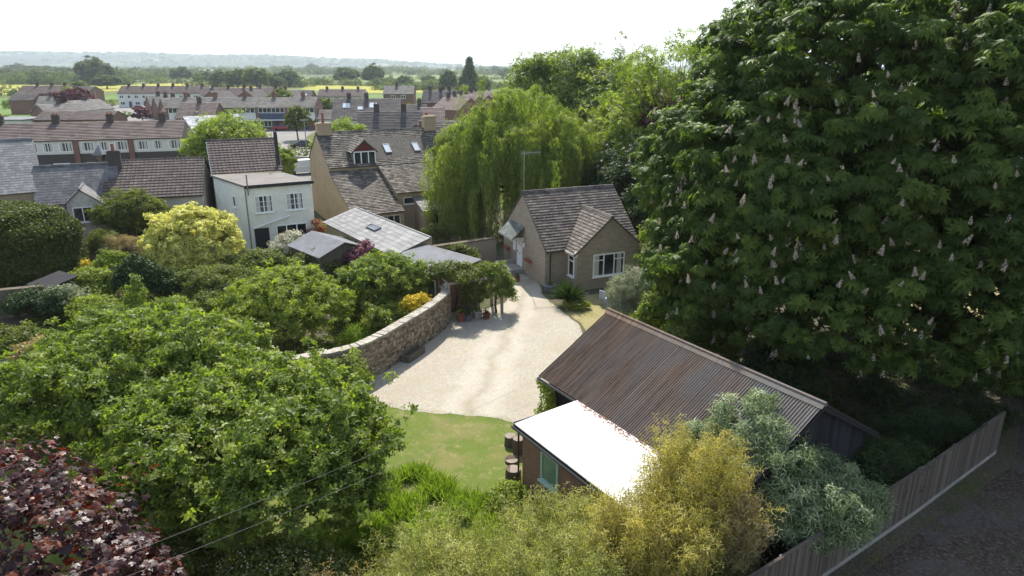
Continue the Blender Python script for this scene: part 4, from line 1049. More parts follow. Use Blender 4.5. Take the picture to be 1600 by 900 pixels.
for i, (px, py) in enumerate(((229, 150), (240, 152), (251, 154))):
    town('stepped_house', '%s of the three stepped brick gabled houses right of the parked red car' % ORD[i], px, py, 6.0, 38, 6, 7, 3.6, 'far_brick', 'far_grey', (3,), group='stepped gabled houses')
town('pink_roofed_house', 'broad house with pinkish grey roof behind the clipped yellow hedge', 262, 154.5, 6.3, 3, 10.5, 8, 3.6, 'far_brick', 'far_pink', (5,))
town('pink_roofed_house', 'nearer broad house with pinkish roof and white end gable above the clipped hedge', 283, 160.5, 6.3, 2, 8.2, 8, 3.4, 'far_brick', 'far_pink', (4,))
town('small_gabled_house', 'small house with dark red gable in front of the second far row', 328, 143, 6.5, 70, 8, 6, 4.6, 'far_brick', 'far_dark')
town('small_gabled_house', 'small house with red half hipped gable and white porch behind the grey roofed pair', 383, 141, 6.5, 72, 8, 6, 4.4, 'far_brick', 'far_dark', (3,))
town('small_gabled_house', 'half timbered looking gabled house with chimney directly above the grey roofed pair', 437, 142, 6.8, 74, 9, 6.5, 4.5, 'far_brick', 'far_dark', (3,))
town('dark_roofed_house', 'house with wide dark roof and tiny white skylight right of the half timbered gable', 446, 141, 6.5, 2, 9, 8, 4.3, 'far_brick', 'far_dark', (), lights=((6.5, 1.0, 1.0, 1.2),))
# the pair with blue and white cladding
A = P(497, 152.5, 7.0); an_ = R(3); u_ = Vector((math.cos(an_), math.sin(an_), 0)); v_ = Vector((-u_.y, u_.x, 0))
for i, (cl, lab) in enumerate((('far_render', 'end house with white cladding band and strip of windows'), ('blue_clad', 'house with dark blue cladding band next to the white clad one'), ('far_render', 'third house from the right in the clad row'), ('far_render', 'fourth house from the right in the clad row'), ('far_render', 'fifth house from the right in the clad row'))):
    base = Vector((A.x, A.y, 0)) - v_ * 4.2 - u_ * 6.7 * (i + 1)
    r = thing('clad_house', lab, 'house', base, an_, 'clad houses in a row')
    a, b = MB(), MB(); far_gable(a, b, 6.69, 8.4, 5.1, 7.1 if i != 1 else 7.0, verge=0.0); a.build('wall', M['far_brick'], r); b.build('roof', M['far_grey'], r)
    MB().box(0.55, -0.06, 2.4, 6.6, -0.001, 3.75).build('cladding', M[cl], r)
    window(r, (0.55, -0.001, 3.78), 0, 5.9, 1.15, 6, bar=0.10, sill=False)
    window(r, (0.7, -0.001, 0.7), 0, 2.6, 1.35, 3, bar=0.10, sill=False); MB().box(4.0, -0.05, 0, 5.0, -0.0, 2.05).build('door', M['blue_clad'], r)
    MB().box(0.3, -1.2, 2.2, 6.5, -0.061, 2.35).build('porch_roof', M['white_paint'], r)
    chimney(r, 3.3, 4.2, 6.6, 8.0, 0.9, 0.6, 'far_brick', 2, poth=0.3)
town('garage_block', 'low garage with pale pitched roof between the clad row and the rooflight roof', 500, 172, 4.2, 3, 5, 6, 2.5, 'far_render', 'far_grey', cat='garage')
town('rooflight_house', 'broad house with ribbed dark roof and three bright rooflights', 522, 154.5, 7.2, 7, 14.3, 12.5, 3.2, 'far_render', 'far_dark', (3.2, 7.0), lights=((2.0, 3.9, 1.6, 1.7), (5.2, 3.2, 1.1, 1.2), (7.7, 3.9, 1.7, 1.8)), Y=155)
r = town('dark_roofed_house', 'long dark tiled house with brick cross gable behind the stone house', 560, 172, 6.8, 8, 10.5, 9, 3.2, 'far_brick', 'far_dark', (7.5, 3.0), Y=118)
town('cross_gable_house', 'brick gable with black bargeboards in front of the long dark roof', 650, 182, 5.6, 80, 6, 4.4, 3.8, 'far_brick', 'far_dark', Y=106)
town('big_chimney_house', 'dark roofed house with massive brick chimney beside the stone house ridge', 664, 178, 5.8, 8, 5.2, 7, 3.6, 'far_brick', 'far_dark', Y=110)
o = thing('brick_chimney_stack', 'massive brick chimney stack with one tall pot above the stone house ridge', 'chimney', (PY(672, 180, 112)[0] - 0.2, 107, 0), R(8))
MB().box(-0.95, -0.5, 2, 0.95, 0.5, 6.1).build('stack', M['far_brick'], o); MB().tube([(0.2, 0, 6.1), (0.2, 0, 7.3)], 0.2, 8).build('chimney_pot', M['terracotta'], o)
town('small_dark_house', 'house with flat dark roof left of the light pink tiled roof', 622, 163, 6.2, 4, 6, 8, 3.6, 'far_brick', 'far_dark', (4.5,), Y=150)
town('pink_tiled_house', 'house with light pink tiled roof behind the massive chimney', 658, 165, 6.2, 4, 4.6, 8, 3.4, 'far_render', 'far_pink', (), Y=140)
town('brick_house', 'square red brick house with grey roof and two white windows before the yellow field', 601, 134.5, 7.4, 2, 10.3, 9, 5.0, 'far_brick', 'far_grey', (4.2,), wins=((2.6, 3.3, 1.6, 1.2, 2), (6.0, 3.3, 1.6, 1.2, 2), (5.0, 0.8, 1.8, 1.2, 2)))
town('slate_gabled_house', 'blue grey roofed house at the head of the receding brick row', 662, 141, 7.0, -4, 8, 9, 3.6, 'far_brick', 'far_dark', (2, 6))
for i, (px, py) in enumerate(((694, 152), (704, 149.5), (714, 147.5), (723, 145.5), (731, 143.5), (738, 142))):
    town('semi_detached_house', '%s roof from the front in the receding row of brown roofed brick houses' % ORD[i], px, py, 6.4, -38, 9.0 + i * 1.2, 9.0, 3.8, 'far_brick', 'far_pink' if i in (0, 2) else 'far_brown', (1.5,), group='receding row of brick houses')
for i, (px, py) in enumerate(((676, 143), (690, 141.5), (704, 140.5))):
    town('back_row_house', '%s house from the left in the dark roofed row behind the receding row' % ORD[i], px, py, 7.0, 0, 4.6, 8, 4.2, 'far_brick', 'far_dark', (2.3,), group='dark roofed back row')
o = thing('industrial_shed', 'long white roofed industrial shed far off at the foot of the hills', 'building', (PY(62, 110, 900)[0], 1350, 0), 0)
MB().box(0, 0, 0, 34, 18, 5).build('wall', M['white_paint'], o); MB().extr([(-1, 5), (9, 8), (19, 5)], 'x', -1, 35).build('roof', M['far_bright'], o)

# ------------------------------------------------------------------ cars
def car(label, px, py, angd, paint, van=False, x=None):
    p = P(px, py, 0); r = thing('parked_van' if van else 'parked_car', label, 'van' if van else 'car', p, R(angd), 'vehicles parked in the estate')
    pr = [(-2.1, 0.35), (-2.1, 0.75), (-1.3, 0.92), (-0.6, 1.42), (1.1, 1.46), (1.85, 0.98), (2.1, 0.9), (2.12, 0.35)] if not van else [(-2.3, 0.4), (-2.3, 1.0), (-1.7, 1.15), (-1.1, 1.9), (2.3, 1.95), (2.35, 0.4)]
    lo = [(-2.1, 0.3), (-2.1, 0.78), (-1.3, 0.93), (1.9, 0.98), (2.1, 0.88), (2.12, 0.3)] if not van else [(-2.3, 0.35), (-2.3, 1.0), (-1.7, 1.15), (2.33, 1.2), (2.35, 0.35)]
    m = MB(); m.extr([(h_, z_) for h_, z_ in lo], 'x', 0, 0.001) if False else None
    b_ = MB(); n = len(lo)
    v = [(x_, -0.86, z_) for x_, z_ in lo] + [(x_, 0.86, z_) for x_, z_ in lo]
    fs = [tuple(range(n)), tuple(range(2 * n - 1, n - 1, -1))] + [(i, n + i, n + (i + 1) % n, (i + 1) % n) for i in range(n)]
    b_.add(v, fs); cab = pr[2:-2] if not van else pr[2:5]
    if van: cab = [(-1.7, 1.15), (-1.1, 1.9), (2.25, 1.95), (2.33, 1.2)]
    else: cab = [(-1.3, 0.93), (-0.6, 1.42), (1.1, 1.46), (1.85, 0.98)]
    roofp = [(cab[1][0] + 0.02, cab[1][1]), (cab[2][0] - 0.02, cab[2][1])]
    b_.box(roofp[0][0], -0.66, roofp[0][1] - 0.02, roofp[1][0], 0.66, roofp[1][1] + 0.04)
    bo = b_.build('body', M[paint], r, bevel=0.08)
    k = len(cab)
    g_ = MB(); v = [(x_, -0.80 + 0.13 * (z_ > 1.2), z_) for x_, z_ in cab] + [(x_, 0.80 - 0.13 * (z_ > 1.2), z_) for x_, z_ in cab]
    g_.add(v, [tuple(range(k)), tuple(range(2 * k - 1, k - 1, -1))] + [(i, k + i, k + (i + 1) % k, (i + 1) % k) for i in range(k)]); g_.build('windows', M['glass'] if not van else M[paint], r)
    if van: MB().box(-1.62, -0.75, 1.22, -1.25, 0.75, 1.65).build('windscreen', M['glass'], r)
    for sx in (-1.3, 1.35):
        for sy in (-0.84, 0.84):
            MB().tube([(sx, sy - 0.1, 0.32), (sx, sy + 0.1, 0.32)], 0.32, 12).build('wheel', M['tyre'], r)
    for sy in (-0.62, 0.62): MB().box(lo[0][0] - 0.02, sy - 0.15, 0.58, lo[0][0] + 0.05, sy + 0.15, 0.72).build('headlight', M['bright_glass'], r)
    return r
for nm, c_, rg in (('paint_red', (0.30, 0.02, 0.03), 0.3), ('paint_silver', (0.5, 0.51, 0.53), 0.3), ('paint_blue', (0.05, 0.12, 0.30), 0.3), ('paint_black', (0.03, 0.04, 0.05), 0.25), ('paint_white', (0.75, 0.75, 0.74), 0.35)):
    t = NT(nm); M[nm] = t.pbr(c_, rg, 0.5, coat=0.4)
car('silver hatchback parked behind the bright red car in the estate', 212, 166, 8, 'paint_silver')
car('bright red car parked in front of the silver hatchback', 217, 171.5, 5, 'paint_red')
car('dark red car beside the small purple bush', 241, 181, 80, 'paint_red')
car('blue car half hidden behind the long terrace roof', 257, 184, 12, 'paint_blue')
car('pale blue car parked under the copper beech', 150, 168, 60, 'paint_silver')
car('black hatchback parked on the street left of the stone house', 474, 232, 12, 'paint_black')
car('red car in front of the blue clad house', 441, 204, 20, 'paint_red')
car('white van on the street below the black hatchback', 473, 272, 25, 'paint_white', van=True)
car('white camper van right of the massive chimney', 713, 203, 10, 'paint_white', van=True)
car('smaller white van below the camper van beside the willow', 708, 214, 15, 'paint_white', van=True)
# street furniture
def pole(label, px, py, top, cat='pole', name='utility_pole', r_=0.13, arm=False):
    p = P(px, py, 0); q = PY(px, top, p.y); H_ = q.z
    t_ = thing(name, label, cat, p); MB().tube([(0, 0, -0.1), (0, 0, H_)], [r_, r_ * 0.7], 6).build('post', M['grey_timber' if name == 'utility_pole' else 'concrete'], t_)
    if arm: MB().box(-0.7, -0.08, H_ - 0.05, 0.7, 0.08, H_ + 0.12).build('lamp_head', M['concrete'], t_)
    else: MB().box(-0.5, -0.06, H_ - 0.6, 0.5, 0.06, H_ - 0.5).build('crossarm', M['grey_timber'], t_)
pole('tallest utility pole rising over the white row', 233, 163, 116)
pole('utility pole left of the tallest one beside the parking area', 217, 160, 129)
pole('thin utility pole in front of the right end of the white row', 271, 168, 138)
pole('slim utility pole standing by the copper beech', 153, 172, 142)
pole('concrete street lamp in front of the black hatchback', 480, 242, 188, 'lamp', 'street_lamp', 0.10, True)
pole('short concrete street lamp at the white clad house', 497, 212, 168, 'lamp', 'street_lamp', 0.10, True)
p = P(158, 262, 2.0); p = Vector((p.x, p.y, 0))
t = thing('lantern_post', 'old style black and glass lantern on a post above the slate ridge', 'lamp', Vector((PY(158, 250, 66).x, 66, 0)))
zt = PY(158, 226, 66).z
MB().tube([(0, 0, -0.1), (0, 0, zt - 1.6)], 0.05, 6).build('post', M['black_paint'], t)
MB().prism([(-0.5, -0.5), (0.5, -0.5), (0.5, 0.5), (-0.5, 0.5)], zt - 0.95, zt - 0.85).tube([(0, 0, zt - 0.85), (0, 0, zt)], [0.6, 0.02], 4).build('lantern_cap', M['lead'], t)
MB().tube([(0, 0, zt - 1.6), (0, 0, zt - 0.95)], [0.25, 0.48], 4).build('lantern_glass', M['glass'], t)
o = thing('street_wall', 'low grey block wall along the street left of the stone house', 'wall', P(452, 258), R(-20))
MB().box(0, 0, -0.1, 4.5, 0.3, 1.3).build('wall_body', M['concrete'], o); MB().box(-0.05, -0.05, 1.3, 4.55, 0.35, 1.38).build('coping', M['coping'], o)

# ------------------------------------------------------------------ hills on the horizon
rng0 = np.random.default_rng(3)
def hill_mesh():
    nx, ny = 260, 14
    xs = np.linspace(-4600, 1400, nx)
    prof = lambda px: np.interp(px, [-300, 0, 90, 210, 300, 420, 520, 600, 650, 690, 760, 900, 1200], [80, 82, 84, 84, 88, 88, 93, 95, 99, 102, 103.5, 104, 104])
    V_, Q_ = [], []
    for j in range(ny):
        f_ = j / (ny - 1)
        Yj = 3300 + 1500 * f_
        for i, x in enumerate(xs):
            Y = Yj; px = 800 + x / (Y * 0.951 + 4) * F
            hgt = PY(px, float(prof(px)), 4800).z if True else 0
            sh = math.sin(min(f_ / 0.85, 1) * math.pi / 2) ** 1.3
            z = max(hgt, 3) * sh + (rng0.random() - 0.5) * 7 * sh + 6 * math.sin(x / 170) * math.sin(f_ * 5) * sh * (1 - f_)
            V_.append((x, Y, z if j else -5))
    for j in range(ny - 1):
        for i in range(nx - 1):
            a = j * nx + i; Q_.append((a, a + 1, a + nx + 1, a + nx))
    o = np_mesh('hills', V_, [np.array(Q_)], M['hill'], smooth=True); tag(o, kind='structure')
hill_mesh()
# ================================================================== foliage machinery
def nrm(a): return a / np.maximum(np.linalg.norm(a, axis=-1, keepdims=True), 1e-9)
def rhomb(l, w, a0=0.0, c1=0.0, c2=0.0, cup=0.06, ang=0.0, z0=0.0):
    pts = np.array([[a0, 0, z0], [a0 + l * 0.45, w / 2, c1 + cup * l], [a0 + l, 0, c2], [a0 + l * 0.45, -w / 2, c1 + cup * l]])
    ca, sa = math.cos(ang), math.sin(ang)
    return np.column_stack([pts[:, 0] * ca - pts[:, 1] * sa, pts[:, 0] * sa + pts[:, 1] * ca, pts[:, 2]])
def shape_leaflets(specs):
    V_, Q_ = [], []
    for s in specs:
        Q_.append(np.arange(4) + len(V_) * 4); V_.append(s)
    return np.concatenate(V_), np.array(Q_)
SH = {
    'leaf': shape_leaflets([rhomb(1.0, 0.62, -0.5, 0, -0.08)]),
    'leaf2': shape_leaflets([rhomb(0.8, 0.5, 0, 0, -0.05, ang=0.5), rhomb(0.8, 0.45, 0, 0.05, 0.12, ang=-1.3), rhomb(0.7, 0.45, 0, 0.1, 0.2, ang=2.5)]),
    'narrow': shape_leaflets([rhomb(1.0, 0.17, -0.1, 0, -0.18)]),
    'narrow3': shape_leaflets([rhomb(1.0, 0.17, 0, 0.05, -0.2, ang=0.2), rhomb(0.9, 0.16, 0, 0.1, 0.0, ang=2.2), rhomb(0.9, 0.16, 0, 0.1, 0.05, ang=-1.9)]),
    'palm': shape_leaflets([rhomb(l, 0.36 * l, 0.05, -0.10 * l, -0.50 * l, cup=0.04, ang=a) for a, l in ((0, 1.0), (0.75, 0.95), (-0.75, 0.95), (1.5, 0.8), (-1.5, 0.8), (2.3, 0.6), (-2.3, 0.6))]),
    'maple': shape_leaflets([rhomb(l, 0.55 * l, -0.1, 0, -0.10 * l, cup=0.03, ang=a) for a, l in ((0, 1.0), (0.9, 0.9), (-0.9, 0.9), (1.9, 0.6), (-1.9, 0.6))]),
    'blade': shape_leaflets([rhomb(1.0, 0.06, 0, 0.0, 0.12, cup=0.0)]),
    'spray': shape_leaflets([rhomb(0.9, 0.22, 0, 0.0, -0.1, ang=a) for a in (0, 1.2, -1.2)] + [rhomb(0.7, 0.2, 0.1, 0.15, 0.3, ang=2.4)]),
}
def leaf_obj(name, pos, nm, size, tone, shape, mat, parent, rng, var=0.3, along=None):
    """pos, nm: (n,3) leaf places and facings in the parent's frame"""
    T_, Q_ = SH[shape]
    n = len(pos); pos = np.asarray(pos, float); nm = nrm(np.asarray(nm, float))
    t_ = rng.normal(size=(n, 3)) if along is None else np.asarray(along, float)
    t_ = nrm(t_ - nm * np.sum(t_ * nm, axis=1, keepdims=True)); b_ = np.cross(nm, t_)
    s_ = (size * (1 + rng.uniform(-var, var, n)))[:, None, None]
    V_ = pos[:, None, :] + s_ * (T_[None, :, 0:1] * t_[:, None, :] + T_[None, :, 1:2] * b_[:, None, :] + T_[None, :, 2:3] * nm[:, None, :])
    k = len(T_)
    polys = (Q_[None] + (np.arange(n) * k)[:, None, None]).reshape(-1, 4)
    tn = np.repeat(np.clip(tone, 0, 1), len(Q_))
    return np_mesh(name, V_.reshape(-1, 3), [polys], M[mat], parent, tone=tn)
def wavy(p, f, ph): return (np.sin(p[:, 0] * f + ph) + np.sin(p[:, 1] * f * 1.13 + 2 * ph) + np.sin(p[:, 2] * f * 1.31 + 3 * ph) + np.sin((p[:, 0] + p[:, 1]) * f * 0.71 + ph)) / 4
def lobe_points(lobes, n, rng, lo=0.74, hi=1.03, down=-0.55, gap=0.34, wob=0.19, freq=None, shoots=0.10):
    ph = rng.uniform(0, 6.28)
    lobes = np.array(lobes, float)
    area = (lobes[:, 3] * lobes[:, 4] + lobes[:, 4] * lobes[:, 5] + lobes[:, 3] * lobes[:, 5])
    P_, N_ = [], []
    tot = 0
    while tot < n:
        m = n * 2
        k = rng.choice(len(lobes), m, p=area / area.sum())
        d = nrm(rng.normal(size=(m, 3)))
        ok = d[:, 2] > down
        k, d = k[ok], d[ok]
        r = rng.uniform(lo, hi, len(d))[:, None]
        rad = lobes[k, 3:6]
        fq = freq or 5.5 / max(1.2, float(np.mean(lobes[:, 3:6])))
        w0 = wavy(lobes[k, 0:3] + d * rad, fq, ph)
        w1 = wavy(lobes[k, 0:3] + d * rad, fq * 2.3, ph + 1)
        r = r * (1 + wob * w0 + wob * 0.8 * w1)[:, None]
        shoot = rng.random(len(d)) < shoots
        r[shoot] *= rng.uniform(1.06, 1.30, (int(shoot.sum()), 1))
        keep = (w0 * 0.5 + w1 * 0.9 + rng.uniform(-0.25, 0.25, len(d))) > -0.55 + gap * 0.6
        k, d, r, rad = k[keep], d[keep], r[keep], rad[keep]
        p = lobes[k, 0:3] + d * r * rad
        ins = np.zeros(len(p), bool)
        for j in range(len(lobes)):
            q = np.linalg.norm((p - lobes[j, 0:3]) / lobes[j, 3:6], axis=1)
            ins |= (q < lo * 0.96) & (k != j)
        P_.append(p[~ins]); N_.append(nrm(d[~ins] / rad[~ins])); tot += (~ins).sum()
    return np.concatenate(P_)[:n], np.concatenate(N_)[:n]
def clumps(C, N, rng, per, r, flat=0.65, wn_=0.55, up=0.45, rnd=0.6, tone_c=0.5):
    """leaves gathered round each clump centre; returns places, facings, tones"""
    K = len(C)
    off = nrm(rng.normal(size=(K, per, 3))) * (rng.uniform(0, 1, (K, per, 1)) ** 0.45)
    rr = (r * rng.uniform(0.6, 1.35, K))[:, None, None]
    o_ = off * rr; o_[..., 2] *= flat
    p = C[:, None, :] + o_
    nn = off * 0.6 + N[:, None, :] * wn_ + np.array([0, 0, up]) + rng.normal(size=(K, per, 3)) * rnd
    tc = rng.uniform(0, 1, K)[:, None]
    tone = tc * tone_c + rng.uniform(0, 1, (K, per)) * (1 - tone_c)
    return p.reshape(-1, 3), nn.reshape(-1, 3), tone.reshape(-1)
def branches(parent, trunk_pts, trunk_r, tips, rng, r0=0.09, name='trunk', twig=0.015, mat='bark'):
    m = MB(); m.tube(trunk_pts, trunk_r, 8)
    top = Vector(trunk_pts[-1])
    for k, tp in enumerate(tips):
        tp = Vector(tp); j = int(rng.integers(max(1, len(trunk_pts) // 2), len(trunk_pts)))
        a = Vector(trunk_pts[j]); mid = a.lerp(tp, 0.45) + Vector(rng.normal(size=3) * 0.12 * (tp - a).length * 0.6); mid.z += 0.08 * (tp - a).length
        m2 = a.lerp(tp, 0.75) + Vector(rng.normal(size=3) * 0.04 * (tp - a).length)
        m.tube([a, mid, m2, tp], [r0, r0 * 0.6, r0 * 0.35, twig], 5)
    return m.build(name, M[mat], parent, smooth=True)
NLEAF = 0
def tree(name, label, cat, loc, lobes, n_cl, per, cr, leaf, shape, mat, seed, th=None, tr=0.15, tips=25, br=0.07, group=None, down=-0.55, lean=(0, 0), flat=0.65, up=0.45, rnd=0.6, lo=0.74, hi=1.03, wn_=0.55, tone_c=0.5, crown='crown', trunk=True, rz=0.0, var=0.3):
    """lobes: crown masses (x,y,z,rx,ry,rz) about the base of the tree"""
    global NLEAF
    rng = np.random.default_rng(seed)
    r = thing(name, label, cat, loc, rz, group)
    C, N = lobe_points(lobes, n_cl, rng, lo, hi, down)
    p, nn, tn = clumps(C, N, rng, per, cr, flat, wn_, up, rnd, tone_c)
    ok = p[:, 2] > 0.02
    p, nn, tn = p[ok], nn[ok], tn[ok]
    NLEAF += len(p) * len(SH[shape][1])
    leaf_obj(crown, p, nn, leaf, tn, shape, mat, r, rng, var)
    if trunk:
        th = th or max(0.3, min(l[2] for l in lobes) * 0.8)
        pts = [(lean[0] * f_ + 0.05 * math.sin(f_ * 5 + seed), lean[1] * f_ + 0.05 * math.cos(f_ * 4 + seed), -0.1 + (th + 0.1) * f_) for f_ in (0, 0.3, 0.6, 0.85, 1.0)]
        idx = rng.choice(len(C), min(tips, len(C)), replace=False)
        branches(r, pts, [tr * 1.25, tr, tr * 0.9, tr * 0.8, tr * 0.65], [C[i] * 0.97 for i in idx], rng, br)
    return r
def blob(x, y, w, h, rng, z0=0.0, k=5, d=None):
    """a handful of overlapping masses filling a width w, depth d and height h"""
    d = d or w
    out = [(x, y, z0 + h * 0.52, w * 0.36, d * 0.36, h * 0.46)]
    for i in range(k):
        a = 2 * math.pi * (i + rng.random() * 0.6) / k; q = 0.22 + 0.08 * rng.random()
        out.append((x + math.cos(a) * w * q, y + math.sin(a) * d * q, z0 + h * rng.uniform(0.34, 0.66), w * rng.uniform(0.17, 0.27), d * rng.uniform(0.17, 0.27), h * rng.uniform(0.2, 0.32)))
    return out

# ================================================================== the horse chestnut
rng = np.random.default_rng(100)
CB = Vector((16.5, 31.5, 0))
ch = thing('horse_chestnut', 'huge dark horse chestnut in flower towering over the barn and fence', 'tree', CB)
lob = [(0, 0, 10.2, 9.4, 9.2, 8.6), (-5.0, -2.5, 6.2, 5.4, 5.2, 4.2), (-1.0, -5.2, 5.8, 6.0, 4.6, 4.0), (5.5, -4.6, 6.0, 5.4, 4.8, 4.2), (-3.6, -2.0, 13.4, 4.8, 4.8, 4.2), (3.5, -3.0, 13.2, 5.4, 5.2, 4.6), (8.5, 0, 8.5, 4.5, 5, 5.5), (-7.0, 1.5, 9.2, 3.4, 4.4, 3.8), (0.5, -7.0, 9.5, 3.6, 2.8, 3.0), (-4.4, -5.6, 9.6, 3.2, 2.8, 2.8), (5.0, -7.0, 3.9, 4.0, 3.4, 2.2), (-7.2, -1.0, 4.4, 2.6, 3.4, 2.4), (11.5, -6.0, 8.5, 5.0, 5.5, 4.5), (7.5, -9.5, 6.8, 3.6, 3.2, 3.0), (15, -9.5, 9, 4.5, 4.5, 4.0), (-5.6, -5.0, 8.8, 3.4, 3.2, 3.4), (-6.6, -3.6, 10.8, 3.0, 3.0, 3.0), (-4.0, -6.5, 5.2, 3.4, 2.6, 2.6)]  # far-right lobes, out of frame, and barnward ones added to cast shade
C, N = lobe_points(lob, 4300, rng, 0.72, 1.04, -0.75, gap=0.10, wob=0.05, freq=1.5, shoots=0.0)
p, nn, tn = clumps(C, N, rng, 19, 0.55, 0.5, 0.7, 0.6, 0.32, 0.6)
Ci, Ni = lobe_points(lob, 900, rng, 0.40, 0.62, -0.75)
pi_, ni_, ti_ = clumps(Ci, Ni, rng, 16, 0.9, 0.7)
p, nn, tn = np.concatenate([p, pi_]), np.concatenate([nn, ni_]), np.concatenate([tn, ti_ * 0.4])  # inner leaves toned darker, crown shade put into their colour
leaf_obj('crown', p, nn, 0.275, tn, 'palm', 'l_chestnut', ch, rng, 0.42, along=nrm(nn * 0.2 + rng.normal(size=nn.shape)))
idx = rng.choice(len(C), 90, replace=False)
branches(ch, [(0, 0, -0.2), (0.1, 0, 2.2), (0, 0.1, 4.5), (-0.1, 0.1, 7.5), (0.1, 0, 11), (0, 0, 15)], [0.75, 0.6, 0.55, 0.42, 0.28, 0.12], [C[i] * 0.95 for i in idx], rng, 0.16)
# flower candles on the outer clumps
def candle_mesh():
    r_ = np.random.default_rng(7); n = 90
    z = r_.uniform(0, 1, n); a = r_.uniform(0, 2 * np.pi, n); rad = 0.085 * (1 - z * 0.85) + 0.008
    ps = np.column_stack([np.cos(a) * rad, np.sin(a) * rad, z * 0.27]); ns = np.column_stack([np.cos(a), np.sin(a), 0.4 + 0 * z])
    return leaf_obj('blossom', ps, ns, 0.052, r_.uniform(0, 1, n), 'leaf', 'l_blossom', ch, r_)
cand = candle_mesh()
camv = np.array([0, 0, CAM_H]) - (C + np.array(CB)); dist_ = np.linalg.norm(camv, axis=1)
face = np.sum(nrm(camv) * N, axis=1)
good = np.where((face > 0.15) & (C[:, 2] > 2.5))[0]
hh = C[good, 2]; wgt = np.clip(1.6 - hh / 11.0, 0.08, 1.2); wgt /= wgt.sum()
pick = rng.choice(good, 460, replace=False, p=wgt)
pick = pick[np.argsort(dist_[pick])]
def cand_at(i):
    q = C[i] + N[i] * 0.72 + np.array([0, 0, 0.30])
    return Vector(q)
extra = []
for k, i in enumerate(pick):
    if k < 99:
        o = cand if k == 0 else cand.copy()
        if k: COL.objects.link(o)
        o.location = cand_at(i); o.rotation_euler = (rng.uniform(-0.5, 0.5), rng.uniform(-0.5, 0.5), rng.uniform(0, 6)); s_ = rng.uniform(0.65, 1.15); o.scale = (s_, s_, s_ * rng.uniform(0.9, 1.3))
    else: extra.append(i)
r_ = np.random.default_rng(8); EP, EN = [], []
for i in extra:
    n = 50; z = r_.uniform(0, 1, n); a = r_.uniform(0, 2 * np.pi, n); rad = 0.085 * (1 - z * 0.85) + 0.008
    EP.append(np.array(cand_at(i)) + np.column_stack([np.cos(a) * rad, np.sin(a) * rad, z * 0.28])); EN.append(np.column_stack([np.cos(a), np.sin(a), 0.4 + 0 * z]))
o = leaf_obj('small_blossom', np.concatenate(EP), np.concatenate(EN), 0.052, r_.uniform(0, 1, len(extra) * 50), 'leaf', 'l_blossom', ch, r_)
tag(o, kind='stuff')

# ================================================================== the weeping willow
rng = np.random.default_rng(101)
WB = Vector((0.3, 60.0, 0))
wi = thing('weeping_willow', 'big weeping willow with pale green curtains behind the stone cottage', 'tree', WB)
lobw = [(0.3, 0, 6.8, 6.2, 5.4, 5.0), (-3.8, -1.5, 6.0, 3.2, 3.4, 3.6), (3.4, -1.2, 6.6, 3.3, 3.2, 3.6), (0.4, -3.2, 6.2, 3.4, 2.8, 3.6), (-1.2, 0, 9.6, 2.6, 2.6, 2.5), (1.6, 0.5, 9.4, 2.8, 2.6, 2.4), (-4.6, -2.6, 4.4, 2.2, 2.0, 2.8), (-1.8, -4.4, 4.4, 2.4, 1.6, 3.0), (1.8, -4.6, 4.2, 2.4, 1.6, 3.0)]
Cb, Nb = lobe_points(lobw, 330, rng, 0.80, 1.05, -0.45, gap=0.1, wob=0.12)
reps = rng.integers(6, 15, len(Cb)); C = np.repeat(Cb, reps, axis=0) + rng.normal(size=(reps.sum(), 3)) * np.array([0.24, 0.24, 0.16]); N = np.repeat(Nb, reps, axis=0); BL_ = np.repeat(rng.uniform(1.6, 6.0, len(Cb)), reps); BT_ = np.repeat(rng.uniform(0, 1, len(Cb)), reps)
pos_, nor_, al_, to_ = [], [], [], []
for i in range(len(C)):
    c_ = C[i]; L_ = max(0.6, min(c_[2] - rng.uniform(0.2, 1.4), BL_[i] * rng.uniform(0.75, 1.15))); n = int(max(6, L_ * 15))
    s_ = np.linspace(0, 1, n); outv = np.array([N[i][0], N[i][1], 0]) * 0.55
    arch = np.clip(s_ * 5, 0, 1)
    pth = c_ + outv * arch[:, None] * (1 - 0.25 * s_[:, None]) + np.column_stack([0.07 * np.sin(s_ * 7 + i), 0.07 * np.cos(s_ * 6 + i), 0.25 * np.sin(np.clip(s_ * 5, 0, 1) * math.pi) - s_ * L_])
    pos_.append(pth + rng.normal(size=(n, 3)) * 0.07); nor_.append(nrm(np.array([N[i][0], N[i][1], 0.5]) + rng.normal(size=(n, 3)) * 0.7))
    al_.append(np.column_stack([rng.normal(size=n) * 0.45, rng.normal(size=n) * 0.45, -np.ones(n)])); to_.append(BT_[i] * 0.45 + rng.uniform(0, 0.55, n))
leaf_obj('crown', np.concatenate(pos_), np.concatenate(nor_), 0.30, np.concatenate(to_), 'narrow', 'l_willow', wi, rng, 0.3, along=np.concatenate(al_))
NLEAF += sum(len(x) for x in pos_)
p, nn, tn = clumps(Cb, Nb, rng, 60, 0.42, 0.6, 0.5, 0.6, 0.6)
leaf_obj('crown_tips', p, nn, 0.2, tn, 'narrow3', 'l_willow', wi, rng)
idx = rng.choice(len(C), 45, replace=False)
branches(wi, [(0, 0, -0.2), (0.1, 0, 1.8), (-0.1, 0.1, 3.6), (0.1, 0, 6)], [0.5, 0.42, 0.36, 0.22], [C[i] * 0.93 for i in idx], rng, 0.13)

